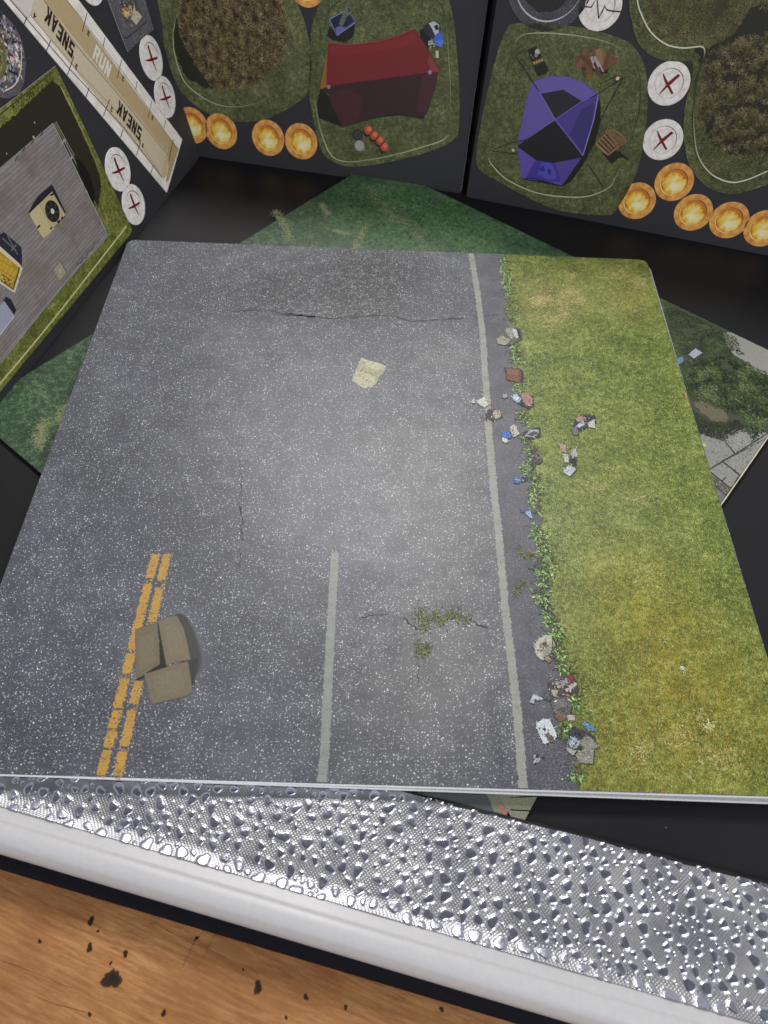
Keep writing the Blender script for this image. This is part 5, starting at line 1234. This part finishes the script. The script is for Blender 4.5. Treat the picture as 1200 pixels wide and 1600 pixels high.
for (x0, y0, x1, y1, wd, col) in [(900, 91, 964, 94, 2.4, (104, 70, 52)), (900, 101, 950, 104, 2.2, (96, 62, 46)), (898, 104, 940, 86, 1.9, (112, 78, 58)), (903, 108, 916, 76, 2.0, (120, 84, 62)), (918, 82, 922, 122, 2.6, (106, 76, 46)), (926, 76, 962, 100, 2.0, (110, 74, 54)), (944, 80, 936, 116, 2.0, (126, 92, 68)), (952, 79, 942, 112, 1.6, (98, 66, 50)), (906, 86, 936, 110, 1.8, (92, 60, 46)), (935, 76, 938, 100, 2.6, (134, 112, 76))]: plank(x0, y0, x1, y1, wd, col)
plank(922, 116, 919, 124, 2.4, (120, 88, 50)); plank(934, 112, 938, 118, 1.8, (88, 62, 48))
for L in ([(924, 88), (930, 106)], [(929, 88), (938, 108)], [(934, 96), (942, 112)]): a.line(L, 1.1, (168, 154, 152))
for L in ([(928, 98), (932, 106)], [(936, 104), (942, 116)]): a.line(L, .7, (40, 34, 40))
a.build('firewood_print', tn)
a = Art(PR, ZT + .06)
a.poly([(938, 236), (950, 242), (962, 234), (980, 246), (968, 246), (956, 256)], (30, 34, 22)); a.line([(944, 240), (956, 252)], .5, (22, 24, 18)); a.line([(966, 236), (982, 250)], .8, (22, 22, 18))
a.poly([(931, 224), (949, 204), (968, 226), (950, 242)], (66, 50, 36))
for k in range(5):
    u = k / 4.0; a.line([(932 + 18 * u * .95, 224 - 17 * u), (949 + 16 * u, 240 - 14 * u)], .75, (134, 106, 76))
a.line([(931, 224), (950, 242)], .6, (150, 120, 88)); a.line([(931, 224), (949, 206)], .5, (140, 112, 80)); a.line([(950, 242), (967, 228)], .6, (150, 120, 90))
for k in range(5):
    u = k / 4.0; a.line([(947 + 9 * u, 204 + 2 * u - 3 * math.sin(3.14 * u)), (962 + 17 * u, 226 - 3 * u)], .6, (122, 92, 66))
a.line([(946, 205), (958, 203), (970, 210), (979, 222)], .7, (134, 102, 74), 4); a.line([(962, 228), (972, 226), (979, 221)], .6, (120, 92, 66)); a.build('wooden_chair_print', tn)
# big tree piece
bt = piece('woodland_piece', RB, PR, [(976, -40), (982, 0), (988, 40), (1000, 72), (1024, 90), (1052, 96), (1076, 95), (1082, 99), (1081, 120), (1070, 168), (1068, 212), (1076, 256), (1092, 280), (1112, 296), (1144, 303), (1176, 296), (1215, 282), (1260, 262), (1270, 100), (1270, -50)], G_BOARD, sm=4)
foliage('grass_tufts_print', PR, bt, [(984, -10), (992, 50), (1020, 84), (1084, 92), (1084, 150), (1074, 210), (1094, 272), (1144, 296), (1200, 280), (1200, 230), (1110, 240), (1092, 150), (1090, 80), (1010, 40), (1005, -10)], 3000, .8, [c(34, 40, 26), c(58, 64, 38), c(84, 86, 54), c(112, 108, 72)], 51, z0=ZT + .02, z1=ZT + .12)
C1 = [(1008, -30), (1008, 10), (1018, 36), (1036, 52), (1060, 64), (1084, 70), (1104, 72), (1130, 62), (1150, 46), (1168, 22), (1176, 0), (1176, -30)]
C2 = [(1100, 90), (1120, 72), (1140, 62), (1160, 56), (1200, 50), (1260, 40), (1260, 230), (1200, 244), (1170, 246), (1140, 246), (1116, 232), (1100, 206), (1092, 180), (1096, 140)]
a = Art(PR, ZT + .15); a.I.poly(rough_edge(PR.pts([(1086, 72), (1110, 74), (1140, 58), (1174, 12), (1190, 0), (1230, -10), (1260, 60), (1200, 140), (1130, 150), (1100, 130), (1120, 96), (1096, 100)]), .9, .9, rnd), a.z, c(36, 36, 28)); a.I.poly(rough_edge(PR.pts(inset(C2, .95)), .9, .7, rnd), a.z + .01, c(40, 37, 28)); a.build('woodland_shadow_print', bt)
I = Ink(); I.poly(rough_edge(PR.pts(inset(C1, .95)), .9, .6, rnd), ZT + .17, c(56, 56, 36)); I.build('olive_crown_print', M_LEAF, bt)
foliage('olive_leaves_print', PR, bt, C1, 12000, .5, [c(56, 56, 34), c(80, 80, 50), c(106, 102, 66), c(132, 126, 86)], 52, z0=ZT + .18, z1=ZT + .4, clump=.1)
foliage('olive_leaves_print', PR, bt, [(1180, -30), (1180, 0), (1192, 16), (1215, 20), (1240, -30)], 600, .8, [c(60, 58, 36), c(86, 84, 54), c(120, 114, 74)], 56, z0=ZT + .18, z1=ZT + .4)
foliage('brown_leaves_print', PR, bt, C2, 18000, .5, [c(30, 29, 22), c(54, 50, 34), c(82, 76, 51), c(112, 104, 70), c(152, 142, 104)], 53, z0=ZT + .19, z1=ZT + .45, clump=.32, thr=-.24)
rr = random.Random(88); I = Ink()
for (cx_, cy_, rx, ry) in ((1158, 74, 17, 15), (1118, 108, 13, 12), (1140, 144, 19, 15), (1172, 104, 10, 8), (1197, 92, 12, 10), (1170, 132, 9, 12), (1196, 140, 14, 14), (1106, 160, 9, 14), (1165, 180, 22, 12), (1125, 190, 10, 8), (1195, 192, 14, 12), (1150, 208, 18, 9), (1185, 226, 14, 8)):
    for k in range(int(520 * rx * ry / 180)):
        aa = rr.uniform(0, 6.28); q = math.sqrt(rr.random()); x, y = cx_ + rx * q * math.cos(aa), cy_ + ry * q * math.sin(aa); X, Y = PR.at(x + rr.gauss(0, 2.2), y + rr.gauss(0, 2.2))
        if fbm(X, Y, .35, 9) < -.12: continue
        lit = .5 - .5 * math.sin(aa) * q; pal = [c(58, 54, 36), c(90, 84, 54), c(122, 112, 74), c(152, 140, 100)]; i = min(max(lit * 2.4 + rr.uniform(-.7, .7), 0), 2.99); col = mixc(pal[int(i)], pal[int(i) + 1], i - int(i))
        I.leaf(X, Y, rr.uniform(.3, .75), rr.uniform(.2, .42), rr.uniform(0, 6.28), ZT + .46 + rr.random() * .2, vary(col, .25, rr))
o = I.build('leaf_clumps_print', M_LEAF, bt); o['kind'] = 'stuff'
border_line(bt, PR, [(990, -30), (996, 0), (1000, 16), (1016, 48), (1040, 68), (1064, 74), (1084, 73), (1096, 72), (1101, 78), (1099, 92), (1090, 120), (1086, 150), (1084, 192), (1090, 240), (1108, 268), (1128, 280), (1148, 284), (1172, 278), (1200, 266), (1240, 250)], ZT + .5, [c(176, 180, 156), c(206, 208, 190), c(206, 208, 190), c(210, 210, 190), c(206, 206, 184), c(200, 200, 176), c(196, 190, 150), c(60, 64, 40), c(50, 54, 34), c(60, 66, 44), c(150, 156, 126), c(196, 198, 172), c(214, 214, 196), c(214, 214, 196), c(206, 206, 186), c(190, 192, 170)], .55)
for x, y, fl in ((1045, 130.5, 0), (1035.5, 218.5, 0), (995, 314, 1), (1053, 284.5, 1), (1083, 332, 1), (1139, 344, 1), (1193, 357, 1)):
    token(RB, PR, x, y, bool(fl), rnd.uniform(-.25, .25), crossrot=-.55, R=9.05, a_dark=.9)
tk = token(RB, PR, 937.5, 9.5, False, 0.0, crossrot=None, R=9.3)
a = Art(PR, ZT + .04); a.line([(904, 8), (914, 10), (924, 11), (933, -4), (935.5, 29), (941, 18), (945, 9), (948, 15), (956, 17), (970, 18)], .6, (38, 58, 40)); o = a.build('pulse_line_print', None)
o.parent = RB; bpy.context.view_layer.update(); o.parent = tk; o.matrix_parent_inverse = (Matrix.Translation(tk.location) @ Matrix.Diagonal((9.3 / 9.05, 9.3 / 9.05, 1, 1))).inverted()
cq = PR.at(860, -32)
hp = slab('hole_piece', [(cq[0] + 19.2 * math.cos(.13 * i), cq[1] + 19.2 * math.sin(.13 * i)) for i in range(48)], 0, ZT, (mat_asphalt('printed_dark_road', (.055, .055, .07, 1), (.4, .4, .45, 1), .6), M_GREYCORE), RB, .06)
a = Art(PR); k = ring_ink(15.0, .6, 0, c(60, 58, 66), c(196, 194, 196), 1.4, 48, c(110, 108, 116))
for f_, q_ in zip(k.f, k.c): a.I.poly([(k.v[i][0] / MM + cq[0], k.v[i][1] / MM + cq[1]) for i in f_], a.z, q_)
a.z += .01; a.I.disc(cq[0] - 1, cq[1] - .5, 11.5, a.z, c(40, 38, 40), 26, .06, rr); a.build('hole_print', hp)
